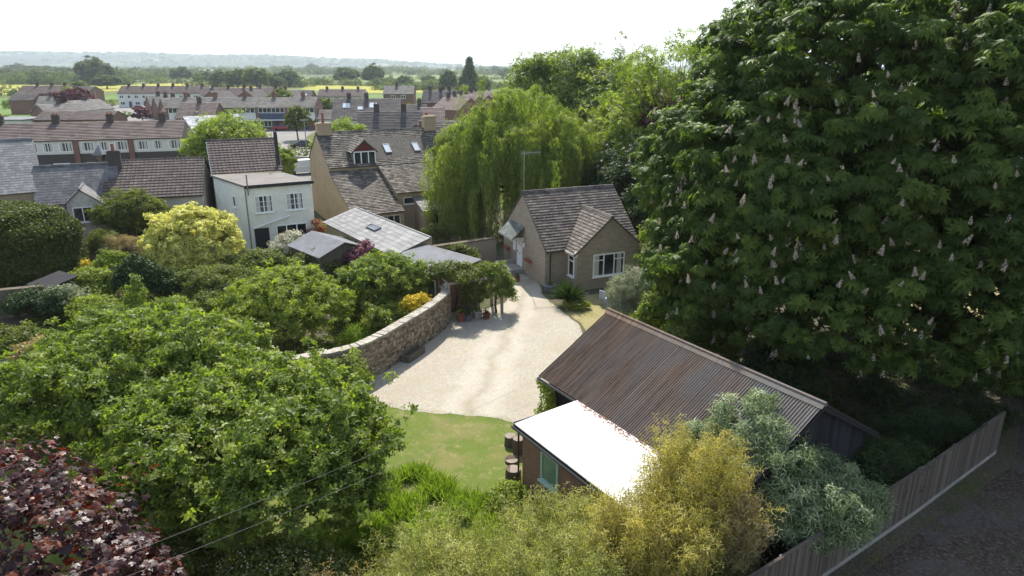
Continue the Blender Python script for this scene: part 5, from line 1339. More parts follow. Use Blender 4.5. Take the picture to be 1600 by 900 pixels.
# ================================================================== orchard trees in front
def G(px, py, z=0.0): return P(px, py, z)
rng = np.random.default_rng(102)
tree('apple_tree', 'wide old apple tree on the left side of the lawn with dark trunk', 'tree', (-13.6, 21.4, 0),
     [(0.3, 0.6, 3.7, 2.9, 2.7, 1.5), (-2.3, -0.2, 3.3, 1.9, 1.7, 1.2), (-0.2, 2.4, 3.9, 2.2, 1.6, 1.3), (2.4, 1.2, 3.9, 1.9, 1.8, 1.3), (0.6, -0.9, 3.3, 1.6, 1.2, 0.9), (-1.9, 2.0, 3.6, 1.7, 1.4, 1.2), (3.0, 2.2, 3.4, 1.2, 1.2, 1.1)],
     2300, 15, 0.27, 0.17, 'leaf2', 'l_apple', 201, th=2.3, tr=0.17, tips=90, br=0.06, down=-0.45, lean=(0.2, 0.3), lo=0.6, hi=1.22, rnd=0.8, tone_c=0.45)
tree('apple_tree', 'spreading apple tree with leaning trunk in the middle of the foreground', 'tree', (-8.6, 18.4, 0),
     [(0.9, -0.6, 3.4, 2.9, 2.6, 1.5), (3.3, -0.4, 3.1, 1.5, 1.7, 1.3), (-1.6, 0.2, 3.3, 1.9, 1.8, 1.3), (0.8, 1.6, 3.7, 2.3, 1.6, 1.3), (1.6, -2.4, 2.8, 2.0, 1.3, 1.1), (-1.2, -1.8, 2.7, 1.9, 1.3, 1.1), (2.8, 1.0, 3.2, 1.4, 1.3, 1.1), (3.9, -1.5, 2.3, 1.0, 1.0, 0.9)],
     2400, 15, 0.27, 0.17, 'leaf2', 'l_apple', 202, th=2.0, tr=0.19, tips=90, br=0.07, down=-0.4, lean=(0.9, 0.5), lo=0.6, hi=1.22, rnd=0.8, tone_c=0.45)
tree('apple_tree', 'younger apple tree inside the walled garden left of the curved wall', 'tree', (-11.7, 33.4, 0),
     [(0, 0, 2.3, 2.3, 2.2, 1.5), (-1.8, 0.3, 2.2, 1.5, 1.4, 1.1), (1.8, -0.4, 2.2, 1.5, 1.4, 1.1), (0.3, 1.2, 2.8, 1.6, 1.3, 0.9), (0.5, -1.4, 1.8, 1.6, 1.2, 1.0)],
     1000, 14, 0.26, 0.17, 'leaf2', 'l_bright', 203, lo=0.66, hi=1.18, th=1.3, tr=0.11, tips=40, br=0.05, down=-0.4)
tree('cherry_tree', 'rounded leafy tree directly behind the curved wall with reddish tips', 'tree', (-7.6, 37.4, 0),
     [(0, 0, 2.2, 1.9, 1.9, 1.4), (1.4, 0.2, 2.4, 1.2, 1.2, 1.1), (-1.2, 0, 1.9, 1.3, 1.2, 1.0), (0.2, 0.6, 3.0, 1.2, 1.1, 0.7)],
     760, 14, 0.25, 0.17, 'leaf2', 'l_apple', 204, lo=0.66, hi=1.18, th=1.2, tr=0.09, tips=30, br=0.04)
tree('slender_tree', 'slim upright sapling standing out of the shrubs behind the left apple tree', 'tree', G(222, 520), [(0, 0, 1.8, 0.5, 0.5, 1.3), (0.1, 0, 2.6, 0.3, 0.3, 0.8)], 70, 30, 0.25, 0.13, 'leaf', 'l_apple', 205, th=1.6, tr=0.04, tips=8, br=0.02)

# purple maple bottom left: big lobed leaves close to the camera
tree('purple_maple', 'dark purple maple with big glossy leaves in the bottom left corner', 'tree', (-10.6, 11.2, 0),
     [(-0.7, 1.2, 3.9, 2.7, 2.0, 1.6), (1.6, 0.3, 3.2, 2.1, 1.6, 1.3), (-1.9, 3.6, 4.0, 1.4, 1.2, 1.0), (3.2, -0.7, 2.6, 1.6, 1.3, 1.0), (-3.2, 1.0, 3.6, 2.0, 1.6, 1.5), (0.0, -0.8, 3.3, 2.4, 1.4, 1.4)],
     620, 14, 0.40, 0.15, 'maple', 'l_maple', 206, th=1.8, tr=0.12, tips=30, br=0.05, flat=0.6, up=0.75, rnd=0.35, wn_=0.4, var=0.4)

# clipped yew block on the left
rng = np.random.default_rng(103)
yw = thing('clipped_yew', 'massive dark green clipped yew block at the left edge', 'hedge', (-36.2, 42.6, 0), R(-16))
LX, LY, LZ = 10.2, 6.4, 4.9
n = 20000; q = rng.uniform(0, 1, (n, 3)); side = rng.choice(4, n, p=[0.38, 0.20, 0.30, 0.12])
pp = q * np.array([LX, LY, LZ]) - np.array([LX / 2, 0, 0]); nrm_ = np.zeros((n, 3))
pp[side == 0, 1] = 0; nrm_[side == 0] = (0, -1, 0); pp[side == 1, 0] = LX / 2; nrm_[side == 1] = (1, 0, 0); pp[side == 2, 2] = LZ; nrm_[side == 2] = (0, 0, 1); pp[side == 3, 0] = -LX / 2; nrm_[side == 3] = (-1, 0, 0)
# rounded edges and lumpy faces
ctr = np.array([0, LY / 2, LZ * 0.45]); hs = np.array([LX / 2, LY / 2, LZ * 0.55]); d_ = (pp - ctr) / hs; k_ = (np.abs(d_) ** 3.4).sum(1) ** (1 / 3.4)
pp = ctr + d_ / k_[:, None] * hs * (1 + 0.03 * np.sin(pp[:, [0]] * 2.1) * np.cos(pp[:, [2]] * 2.7))
pp[:, 2] = np.maximum(pp[:, 2], 0.1); pp += rng.normal(size=pp.shape) * 0.06
cc = pp.repeat(5, axis=0) + rng.normal(size=(n * 5, 3)) * 0.09; nn = nrm_.repeat(5, axis=0) + rng.normal(size=(n * 5, 3)) * 0.7 + np.array([0, 0, 0.5])
leaf_obj('foliage', cc, nn, 0.17, rng.uniform(0, 1, n).repeat(5) * 0.6 + rng.uniform(0, 0.4, n * 5), 'leaf', 'l_yew', yw, rng)
MB().box(-LX / 2 + 1.5, 1.3, 0, LX / 2 - 1.5, LY - 1.3, LZ - 1.3).build('inner_twigs', M['bark'], yw)

# golden shrub and its neighbours
tree('golden_shrub', 'rounded shrub of pale yellow gold foliage before the cream house', 'shrub', (-22.3, 46.6, 0),
     [(0, 0, 2.7, 2.7, 2.4, 2.0), (-1.6, -0.5, 2.3, 1.7, 1.6, 1.5), (1.6, -0.4, 2.2, 1.7, 1.6, 1.5), (0.2, 0, 3.5, 1.6, 1.5, 1.2), (0, -1.3, 1.8, 2.0, 1.3, 1.4)],
     620, 26, 0.36, 0.20, 'leaf2', 'l_golden', 207, th=1.5, tr=0.1, tips=15, br=0.04, tone_c=0.25, up=0.6, flat=0.6)
tree('ash_tree', 'feathery mid green tree in front of the brown roofed cottage', 'tree', (-29.4, 52.2, 0),
     [(0, 0, 3.2, 2.2, 1.8, 1.4), (-1.6, 0, 3.0, 1.4, 1.3, 1.0), (1.4, 0, 3.0, 1.5, 1.3, 1.1), (0.4, 0, 3.9, 1.4, 1.2, 0.8), (0, -0.3, 1.9, 1.6, 1.3, 1.1)],
     330, 28, 0.42, 0.22, 'spray', 'l_mid', 208, th=2, tr=0.1, tips=25, br=0.04)
# ================================================================== bushes and beds (pixel of the foot, width, height in metres)
rng = np.random.default_rng(300)
def bush(name, label, cat, px, py, w, h, mat, seed, shape='leaf', leaf=0.13, dens=1.0, d=None, z0=0.0, k=5, cr=None, loc=None, up=0.45, rnd=0.6, group=None, tone_c=0.5, trunk=True, var=0.3):
    rg = np.random.default_rng(seed); loc = loc if loc is not None else G(px, py)
    dd = d or w * 0.8
    area = 2.0 * (w * dd + w * h + dd * h) / 2
    cr = cr or max(0.22, min(0.4, w * 0.13)); ncl = int(max(30, area * 17 * dens / (cr / 0.3) ** 2 * 0.6)); per = int(max(10, 20 * (cr / 0.3) ** 2 * (0.13 / leaf) ** 1.5 * (2.0 if shape == 'leaf' else 1)))
    return tree(name, label, cat, loc, blob(0, 0, w, h, rg, z0, k, dd), ncl, per, cr, leaf, shape, mat, seed, th=h * 0.45, tr=0.03 + 0.012 * h, tips=10, br=0.02, down=-0.35, up=up, rnd=rnd, group=group, tone_c=tone_c, crown='foliage', trunk=trunk, var=var)
# walled garden
bush('garden_shrub', 'reddish tipped bronze bush beside the dark wall at the left', 'shrub', 85, 600, 3.4, 2.3, 'l_russet', 301, leaf=0.11)
bush('garden_shrub', 'olive green bush with rusty tips left of the slim sapling', 'shrub', 172, 545, 2.6, 2.4, 'l_apple', 302, leaf=0.12)
bush('garden_shrub', 'small copper tipped bush right of the slim sapling', 'shrub', 275, 520, 2.6, 2.2, 'l_bright', 303, leaf=0.12)
bush('laurel_bush', 'glossy laurel bush right of the clipped yew base', 'shrub', 148, 465, 3.6, 1.9, 'l_bright', 304, leaf=0.17)
bush('laurel_bush', 'glossy green bush behind the laurel beside a dark conifer', 'shrub', 183, 440, 2.8, 2.2, 'l_bright', 305, leaf=0.16)
bush('gorse_bush', 'small orange yellow flowering bush at the yew corner', 'shrub', 131, 432, 1.4, 1.3, 'l_yellow', 306, leaf=0.13)
bush('garden_shrub', 'grey green untidy shrub below the gabled wing window', 'shrub', 172, 412, 3.0, 2.6, 'l_mid', 307, leaf=0.16, shape='spray')
bush('bare_shrub', 'tangled brownish half bare shrub left of the golden shrub', 'shrub', 200, 418, 3.0, 2.6, 'l_russet', 308, leaf=0.13, dens=0.6, shape='narrow3')
bush('dark_shrub', 'very dark ivy covered bush left under the golden shrub', 'shrub', 222, 470, 3.0, 2.8, 'l_dark', 309, leaf=0.15)
bush('dark_shrub', 'dark evergreen bush right under the golden shrub', 'shrub', 268, 468, 2.8, 1.8, 'l_dark', 310, leaf=0.15)
bush('green_shrub', 'fresh green rounded shrub at the foot of the cream house', 'shrub', 480, 374, 3.2, 1.7, 'l_bright', 311, leaf=0.17)
bush('hedge_shrub', 'bushy green hedge mass left of the felt roofed shed', 'shrub', 410, 440, 3.6, 2.2, 'l_mid', 312, leaf=0.15)
bush('hedge_shrub', 'bright green shrub behind the purple acer', 'shrub', 572, 412, 3.0, 2.0, 'l_bright', 313, leaf=0.15)
bush('hedge_shrub', 'long leafy climber hedge in front of the felt roofed shed', 'hedge', 500, 438, 4.6, 2.0, 'l_mid', 314, leaf=0.15, d=2.2)
bush('hedge_shrub', 'low dense green shrub right of the golden shrub', 'shrub', 368, 455, 3.4, 1.7, 'l_mid', 315, leaf=0.15)
bush('purple_acer', 'low purple pink acer among green shrubs below the slate outbuilding', 'shrub', 572, 432, 3.2, 2.3, 'l_acer', 316, leaf=0.16)
bush('purple_acer', 'small dark purple acer left of the larger pink one', 'shrub', 545, 432, 1.8, 1.6, 'l_acer', 317, leaf=0.14)
bush('wisteria', 'pale mauve wisteria climbing over the felt shed corner', 'climber', 455, 415, 3.0, 2.5, 'l_white', 318, leaf=0.14, dens=0.5)
bush('rose_bush', 'red tipped photinia bush at the outbuilding corner', 'shrub', 497, 385, 2.2, 2.3, 'l_litter', 319, leaf=0.13, dens=0.5)
bush('yellow_bush', 'low bright yellow flowering bush on the garden side of the curved wall', 'shrub', 0, 0, 2.0, 2.25, 'l_yellow', 320, leaf=0.11, dens=1.5, loc=(-5.2, 35.3, 0))
bush('garden_shrub', 'green shrub left of the yellow bush behind the wall', 'shrub', 622, 520, 1.9, 1.8, 'l_bright', 321, leaf=0.12)
bush('garden_shrub', 'leafy shrub rising above the wall where it starts to curve', 'shrub', 592, 535, 2.0, 1.9, 'l_apple', 322, leaf=0.12)
bush('tall_grass_clump', 'light green clump of long grass behind the low end of the wall', 'plant', 560, 540, 1.8, 1.0, 'l_grass', 323, leaf=0.42, shape='blade', dens=1.6, up=0.1)
bush('garden_shrub', 'dark bush leaning on the low end of the curved wall on the drive side', 'shrub', 545, 620, 2.3, 1.75, 'l_mid', 324, leaf=0.12)
bush('garden_shrub', 'mid green shrub between the young apple tree and the sapling', 'shrub', 330, 505, 2.6, 1.9, 'l_mid', 325, leaf=0.13)
bush('garden_shrub', 'low shrub in the bed under the rounded cherry', 'shrub', 540, 500, 2.4, 1.1, 'l_bright', 326, leaf=0.12)
bush('garden_shrub', 'small dark shrub behind the young apple tree', 'shrub', 478, 455, 2.8, 1.7, 'l_mid', 327, leaf=0.13)
bush('garden_shrub', 'rounded green bush on the bank behind the young apple tree', 'shrub', 425, 470, 2.6, 1.6, 'l_bright', 328, leaf=0.13)
bush('garden_shrub', 'bluish shrub at the left frame edge above the fence panels', 'shrub', 100, 700, 3.6, 1.6, 'l_mid', 329, leaf=0.12)
bush('garden_shrub', 'shrub on the frame edge below the stacked fence panels', 'shrub', 15, 700, 3.0, 1.6, 'l_mid', 330, leaf=0.12)
bush('garden_shrub', 'dark shrub against the stone wall left of the bronze bush', 'shrub', 95, 505, 2.2, 2.0, 'l_dark', 331, leaf=0.14)
bush('garden_shrub', 'ivy bush between the felt shed and the young apple tree', 'shrub', 385, 480, 3.0, 1.8, 'l_dark', 332, leaf=0.14)
bush('garden_shrub', 'spreading green bush in front of the dark stone wall at the left edge', 'shrub', 25, 575, 3.6, 2.2, 'l_mid', 350, leaf=0.14)
bush('garden_shrub', 'grey green bush under the right corner of the clipped yew', 'shrub', 105, 495, 2.8, 2.0, 'l_grey', 351, leaf=0.13)
bush('garden_shrub', 'dark shrub in the shade below the clipped yew', 'shrub', 55, 500, 3.4, 1.8, 'l_dark', 352, leaf=0.14)
bush('garden_shrub', 'leafy bush between the laurel and the rusty tipped olive bush', 'shrub', 150, 505, 3.0, 1.6, 'l_bright', 353, leaf=0.13)
bush('garden_shrub', 'green bush between the golden shrub and the young apple tree', 'shrub', 322, 470, 3.2, 2.0, 'l_mid', 354, leaf=0.13)
bush('garden_shrub', 'mid green bush directly below the felt roofed shed', 'shrub', 470, 415, 3.2, 1.9, 'l_bright', 355, leaf=0.14)
bush('garden_shrub', 'leafy shrub right of the felt roofed shed', 'shrub', 528, 412, 2.6, 2.0, 'l_mid', 356, leaf=0.14)
bush('garden_shrub', 'loose shrub against the grey roofed garden room', 'shrub', 650, 440, 3.0, 2.5, 'l_apple', 357, leaf=0.13)
# beside the cottage and pergola
bush('ornamental_shrub', 'shrub at the wall under the willow left of the cottage', 'shrub', 682, 385, 2.4, 1.9, 'l_mid', 333, leaf=0.16)
bush('ivy_mound', 'ivy spilling over the old wall under the willow', 'climber', 0, 0, 3.0, 1.9, 'l_mid', 358, leaf=0.15, loc=(-3.9, 47.3, 0), d=1.2)
rgx = np.random.default_rng(334)
yuc = thing('yucca', 'spiky dark green yucca clump in front of the cottage bay', 'plant', G(888, 478))
n = 420; a = rgx.uniform(0, 2 * np.pi, n); e = np.arccos(rgx.uniform(0.0, 1, n)); dirs = np.column_stack([np.sin(e) * np.cos(a), np.sin(e) * np.sin(a), np.cos(e)])
SH['spike'] = shape_leaflets([rhomb(1.0, 0.055, 0, 0, -0.05, cup=0.02)])
leaf_obj('leaves', np.tile([0, 0, 0.5], (n, 1)) + rgx.normal(size=(n, 3)) * 0.08, np.cross(dirs, rgx.normal(size=(n, 3))), 1.15, rgx.uniform(0, 0.8, n), 'spike', 'l_dark', yuc, rgx, 0.25, along=dirs)
MB().tube([(0, 0, -0.05), (0, 0, 0.6)], [0.13, 0.1], 8).build('stem', M['bark'], yuc)
bush('low_perennial', 'low leafy perennial mound around the yucca foot', 'plant', 900, 482, 1.7, 0.6, 'l_bright', 335, leaf=0.13)
bush('olive_bush', 'soft grey green bush right of the cottage bay window', 'shrub', 992, 492, 3.3, 3.4, 'l_grey', 336, leaf=0.17, shape='narrow3', dens=2.2, z0=-0.6, k=7)
bush('olive_bush', 'lower part grey bush spreading at the foot of the taller one', 'shrub', 975, 500, 1.9, 1.3, 'l_grey', 359, leaf=0.15, shape='narrow3', dens=1.6)
bush('garden_shrub', 'mid green bush between the grey bush and the barn ridge', 'shrub', 1030, 520, 2.4, 2.2, 'l_mid', 337, leaf=0.14)
bush('lime_shrub', 'bright lime green shrub peeping over the barn ridge', 'shrub', 1068, 585, 2.4, 3.6, 'l_grass', 338, leaf=0.16)
bush('garden_shrub', 'leafy bush behind the upper end of the barn roof', 'shrub', 1015, 545, 2.2, 3.0, 'l_apple', 339, leaf=0.14)
bush('garden_shrub', 'dark leafy bush between the barn ridge and the chestnut skirt', 'shrub', 0, 0, 4.2, 3.6, 'l_mid', 360, leaf=0.16, loc=(8.6, 28.6, 0), d=2.6)
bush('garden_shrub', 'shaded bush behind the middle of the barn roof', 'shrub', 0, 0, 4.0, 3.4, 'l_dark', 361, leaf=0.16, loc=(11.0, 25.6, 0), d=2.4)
# ivy on the barn corner
rgx = np.random.default_rng(340); iv = thing('ivy', 'dense ivy climbing the black corner of the barn', 'climber', root_p)
n = 1500; tt = rgx.uniform(-0.1, 0.75, n); zz = rgx.uniform(0, 2.35, n) ; base_ = np.outer(tt, np.array(UB)) - np.outer(0.1 + 0.16 * rgx.random(n) + 0.12 * np.sin(zz * 3), np.array(VB)) ; base_[:, 2] = zz; base_ -= np.outer(0.25 * rgx.random(n) * (tt < 0.1), np.array(UB))
leaf_obj('foliage', base_, rgx.normal(size=(n, 3)) * 0.5 + np.array([-0.6, -0.6, 0.4]), 0.12, rgx.random(n), 'leaf', 'l_bright', iv, rgx)
# pergola with climbers
pg = thing('pergola', 'rustic timber pergola beside the end of the curved wall', 'pergola', (-2.4, 38.2, 0), R(24))
posts = [(-1.6, -0.6), (0.2, -0.6), (1.7, -0.6), (-1.6, 1.0), (0.2, 1.0), (1.7, 1.0)]
for x, y in posts: MB().box(x - 0.07, y - 0.07, -0.1, x + 0.07, y + 0.07, 2.15).build('post', M['grey_timber'], pg)
for y in (-0.6, 1.0): MB().box(-1.9, y - 0.05, 2.15, 2.0, y + 0.05, 2.28).build('beam', M['grey_timber'], pg)
for i in range(7): MB().box(-1.75 + i * 0.58, -0.9, 2.282, -1.69 + i * 0.58, 1.3, 2.38).build('rafter', M['grey_timber'], pg)
bush('rose_climber', 'flowering climbing rose covering the left half of the pergola roof', 'climber', 0, 0, 3.4, 1.3, 'l_mid', 341, leaf=0.12, z0=1.9, loc=(-3.3, 38.0, 0), d=2.4)
bush('rose_climber', 'taller leafy climber over the right end of the pergola down to the gravel', 'climber', 0, 0, 2.4, 3.2, 'l_apple', 342, leaf=0.12, loc=(-0.95, 38.4, 0), d=1.8)
bush('rose_climber', 'narrow climber hanging round the middle pergola post', 'climber', 0, 0, 1.5, 2.6, 'l_mid', 343, leaf=0.12, loc=(-2.2, 37.7, 0), d=1.0)
def pot(label, x, y, r_, h, mat='terracotta', name='plant_pot', plant='l_mid', ph=0.4):
    t_ = thing(name, label, 'planter', (x, y, 0.012)); m = MB().tube([(0, 0, 0), (0, 0, h * 0.9), (0, 0, h * 0.9), (0, 0, h)], [r_ * 0.7, r_ * 0.95, r_ * 1.08, r_ * 1.08], 14); m.build('pot_body', M[mat], t_)
    rg = np.random.default_rng(int(abs(x * 100) + abs(y * 10))); n = 140; d_ = nrm(rg.normal(size=(n, 3)) + np.array([0, 0, 0.6]))
    leaf_obj('plant', d_ * rg.uniform(0.2, 1, (n, 1)) * ph + np.array([0, 0, h]), d_ + rg.normal(size=(n, 3)) * 0.4, 0.11, rg.random(n), 'leaf', plant, t_, rg)
pot('square brown pot with a small plant left under the pergola', -2.95, 36.9, 0.28, 0.5, 'terracotta')
pot('blue grey pot next to the brown pot under the pergola', -2.55, 36.9, 0.24, 0.38, 'lead', plant='l_dark')
pot('pale stone pot at the middle pergola post', -2.0, 37.2, 0.27, 0.5, 'concrete')
pot('low terracotta pot right of the pale stone pot', -1.5, 37.3, 0.22, 0.32, 'terracotta', plant='l_copper')
pot('small pot with a plant beside the cottage steps', 0.35, 44.6, 0.22, 0.3, 'terracotta', ph=0.25)
pot('dark planter at the cottage corner beside the drive', 2.45, 42.35, 0.42, 0.45, 'lead', ph=0.25)
# trough at the wall foot
T_ = thing('stone_trough', 'long weathered stone trough with soil at the foot of the curved wall', 'trough', (-5.0, 31.75, 0.012), math.atan2(2.1, 0.95) )
m = MB(); m.box(-0.75, -0.26, 0, 0.75, 0.26, 0.10); m.box(-0.75, -0.26, 0.10, 0.75, -0.17, 0.34); m.box(-0.75, 0.17, 0.10, 0.75, 0.26, 0.34); m.box(-0.75, -0.17, 0.10, -0.66, 0.17, 0.34); m.box(0.66, -0.17, 0.10, 0.75, 0.17, 0.34); m.build('basin', M['rubble_core'], T_)
MB().box(-0.65, -0.165, 0.1, 0.65, 0.165, 0.27).build('soil', M['soil'], T_)
# logs beside the garage
for i, (x, y, r_, h, lab) in enumerate(((-0.05, 23.35, 0.25, 0.40, 'upright sawn log at the gravel edge beside the garage'), (0.25, 22.8, 0.22, 0.6, 'tallest upright log leaning against the garage corner'), (0.0, 22.15, 0.26, 0.1, 'thin round log slice lying flat beside the garage'), (0.05, 21.05, 0.28, 0.42, 'broad upright log nearest the camera beside the garage'))):
    t_ = thing('log', lab, 'log', (x, y, 0), i * 1.3, 'sawn logs beside the garage'); MB().tube([(0, 0, -0.02), (0.01, 0, h * 0.5), (0, 0.01, h)], [r_ * 1.05, r_, r_ * 0.97], 12).build('log_bark', M['log_bark'], t_)
    MB().tube([(0, 0.01, h), (0, 0.01, h + 0.008)], [r_ * 0.9, r_ * 0.9], 14).build('cut_face', M['log_wood'], t_)
# garden seats near the grey bush
def chair(label, loc, rz):
    t_ = thing('garden_chair', label, 'chair', loc, rz)
    MB().box(-0.24, -0.24, 0.42, 0.24, 0.24, 0.46).build('seat', M['chair_blue'], t_); MB().box(-0.24, 0.20, 0.46, 0.24, 0.24, 0.92).build('backrest', M['chair_blue'], t_)
    for x, y in ((-0.21, -0.21), (0.21, -0.21), (-0.21, 0.21), (0.21, 0.21)): MB().box(x - 0.02, y - 0.02, 0, x + 0.02, y + 0.02, 0.42).build('leg', M['chair_blue'], t_)
chair('pale metal garden chair on the dry grass by the grey bush', (6.0, 38.6, 0.01), 0.6)
chair('second pale garden chair turned away nearer the cottage bay', (5.7, 39.8, 0.01), 2.3)
# left edge: stone wall, shed, ramp and stacked panels
o = thing('rear_garden_wall', 'dark shaded stone wall at the left edge below the clipped yew', 'wall', (-31.5, 36.6, 0), R(22)); MB().box(-3, 0, -0.1, 4.2, 0.45, 1.7).build('wall_body', M['rubble_core'], o)
o = thing('wooden_shed', 'old leaning timber shed in the shade under the clipped yew', 'shed', (-29.3, 39.6, 0), R(-30))
MB().box(0, 0, -0.1, 1.9, 1.6, 1.35).build('wall', M['grey_timber'], o); MB().prism([(-0.15, -0.2), (2.05, -0.2), (2.05, 1.8), (-0.15, 1.8)], [1.35, 1.35, 1.7, 1.7], [1.41, 1.41, 1.76, 1.76]).build('roof', M['black_board'], o)
o = thing('stone_table', 'low grey stone slab bench near the left frame edge', 'bench', G(10, 590), R(-40)); MB().box(-1.4, -0.5, 0.85, 1.5, 0.5, 1.0).build('slab', M['concrete'], o); MB().box(-1.2, -0.35, -0.05, 1.3, 0.35, 0.85).build('base', M['rubble_core'], o)
for i in range(4):
    o = thing('fence_panel', ['leftmost', 'second', 'third', 'rightmost'][i] + ' weathered picket leaning in the group at the left edge', 'fence post', (-19.6 + i * 0.34, 24.0 - i * 0.35, 0), 0.5 + i * 0.2, 'leaning weathered pickets')
    m = MB(); m.box(-0.06, -0.03, 0, 0.06, 0.03, 1.5 + 0.12 * ((i * 7) % 4), Matrix.Rotation(0.15 * ((i % 2) - 0.5) * 2, 4, 'Y')); m.build('picket', M['grey_timber'], o)

# ================================================================== bamboo, buddleia and undergrowth in front
rng = np.random.default_rng(400)
def bamboo(label, x, y, w, d, h, n, seed, mat='l_bamboo'):
    global NLEAF
    rg = np.random.default_rng(seed); t_ = thing('bamboo', label, 'bamboo', (x, y, 0)); m = MB(); P_, A_, T2 = [], [], []
    for i in range(n):
        rr = math.sqrt(rg.random()); aa = rg.random() * 6.283
        bx, by = math.cos(aa) * rr * w / 2, math.sin(aa) * rr * d / 2
        hh = h * rg.uniform(0.5, 1.12) * (1 - 0.12 * rr); lx, ly = rg.normal() * 0.28 + bx * 0.2, rg.normal() * 0.28 + by * 0.2
        pts = [np.array([bx + lx * f_ ** 2, by + ly * f_ ** 2, hh * (f_ - 0.08 * f_ ** 3)]) for f_ in (0, 0.35, 0.7, 1.0)]
        m.tube(pts, [0.012, 0.011, 0.008, 0.003], 3, cap=False)
        k = int(hh * 26); f_ = rg.uniform(0.12, 1.0, k) ** 0.8
        pos = np.column_stack([np.interp(f_, (0, 0.35, 0.7, 1.0), [q[j] for q in pts]) for j in range(3)]) + rg.normal(size=(k, 3)) * np.array([0.11, 0.11, 0.08])
        P_.append(pos); A_.append(rg.normal(size=(k, 3)) + np.array([0, 0, -0.35])); tc = rg.random(); T2.append(tc * 0.5 + rg.random(k) * 0.5)
    pos = np.concatenate(P_); NLEAF += len(pos) * 3
    m.build('canes', M['l_bamboo'], t_)
    leaf_obj('foliage', pos, rg.normal(size=pos.shape) * 0.7 + np.array([0, -0.1, 0.6]), 0.115, np.concatenate(T2), 'narrow3', mat, t_, rg, 0.35, along=np.concatenate(A_))
bamboo('tallest golden bamboo clump between the white garage roof and the buddleia', 5.0, 16.2, 2.4, 2.2, 4.9, 330, 401, 'l_gold')
bamboo('golden bamboo clump leaning over the near corner of the white roof', 3.5, 14.7, 2.6, 1.8, 4.0, 320, 402, 'l_gold')
bamboo('broad bamboo clump under the brick garage wall', 1.5, 15.7, 3.0, 2.2, 2.9, 300, 403)
bamboo('bamboo clump in the middle of the bottom edge', 0.8, 13.8, 3.4, 2.6, 3.3, 340, 404)
bamboo('paler bamboo clump left of the middle at the bottom edge', -1.7, 13.9, 3.2, 2.6, 3.4, 330, 405)
bamboo('straw coloured thin bamboo clump at the bottom edge right of the white flowered bush', -4.0, 12.8, 2.4, 2.0, 2.7, 170, 406, 'l_russet')
bamboo('rust brown bamboo clump against the buddleia', 5.9, 15.6, 1.4, 1.4, 3.6, 150, 407, 'l_russet')
bamboo('dark green bamboo clump behind the near end of the fence', 4.6, 14.3, 1.4, 0.8, 2.2, 90, 408, 'l_mid')
tree('buddleia', 'tall silvery green buddleia in front of the barn roof', 'shrub', (7.4, 17.6, 0),
     [(0, 0, 2.6, 1.5, 1.3, 1.6), (-0.3, 0.6, 3.8, 1.0, 0.9, 0.9), (-1.5, 0.8, 2.9, 0.8, 0.7, 0.7), (1.5, 0, 1.9, 1.3, 1.1, 1.2), (-1.2, 0.3, 2.7, 0.9, 0.8, 0.8), (0.6, -0.9, 1.9, 1.2, 0.8, 1.1), (2.4, 0.4, 1.5, 1.1, 1.0, 0.9)],
     520, 26, 0.26, 0.21, 'narrow3', 'l_buddleia', 409, th=1.2, tr=0.08, tips=40, br=0.035, up=0.5, rnd=0.7)
tree('buddleia', 'lower buddleia spreading over the top of the fence', 'shrub', (9.1, 16.75, 0),
     [(0, 0, 1.6, 1.2, 0.8, 0.9), (-1.0, -0.4, 1.5, 0.9, 0.6, 0.7), (1.0, 0.5, 1.6, 1.0, 0.7, 0.7), (0.3, -0.5, 2.0, 0.7, 0.5, 0.5)],
     260, 24, 0.24, 0.20, 'narrow3', 'l_buddleia', 410, th=1.0, tr=0.06, tips=22, br=0.03, up=0.4, rnd=0.7)
bush('buddleia', 'dark shaded buddleia behind the middle of the fence', 'shrub', 0, 0, 3.4, 2.3, 'l_dark', 411, loc=(12.0, 19.7, 0), shape='narrow3', leaf=0.17, d=1.6)  # dark leaf colour stands in for the chestnut's shade
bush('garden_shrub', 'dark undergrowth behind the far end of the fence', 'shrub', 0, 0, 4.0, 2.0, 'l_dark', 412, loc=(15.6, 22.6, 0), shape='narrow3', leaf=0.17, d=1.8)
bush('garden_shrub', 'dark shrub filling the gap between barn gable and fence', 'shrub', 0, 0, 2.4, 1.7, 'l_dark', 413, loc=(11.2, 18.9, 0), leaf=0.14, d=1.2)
# white flowered hedgerow bush bottom centre-left
bw = bush('elder_bush', 'dark bush speckled with small white flowers below the middle apple tree', 'shrub', 0, 0, 4.2, 2.2, 'l_mid', 414, loc=(-6.2, 14.6, 0), leaf=0.10, d=2.6)
rg = np.random.default_rng(415); C_, N_ = lobe_points(blob(0, 0, 4.2, 2.25, np.random.default_rng(414), 0, 5, 2.6), 800, rg, 0.95, 1.08, 0.0)
leaf_obj('flowers', C_, N_ + np.array([0, 0, 0.5]), 0.05, rg.random(len(C_)), 'leaf', 'l_white', bw, rg)['kind'] = 'stuff'
bw = bush('elder_bush', 'second white speckled bush nearer the purple maple', 'shrub', 0, 0, 3.0, 2.0, 'l_mid', 416, loc=(-9.2, 15.4, 0), leaf=0.10, d=2.2)
C_, N_ = lobe_points(blob(0, 0, 3.0, 2.05, np.random.default_rng(416), 0, 5, 2.2), 450, rg, 0.95, 1.08, 0.0)
leaf_obj('flowers', C_, N_ + np.array([0, 0, 0.5]), 0.05, rg.random(len(C_)), 'leaf', 'l_white', bw, rg)['kind'] = 'stuff'
bush('bramble', 'low bright leaved bramble at the bottom edge between maple and bamboo', 'shrub', 0, 0, 2.6, 1.5, 'l_bright', 417, loc=(-5.6, 12.2, 0), leaf=0.13, d=1.6)
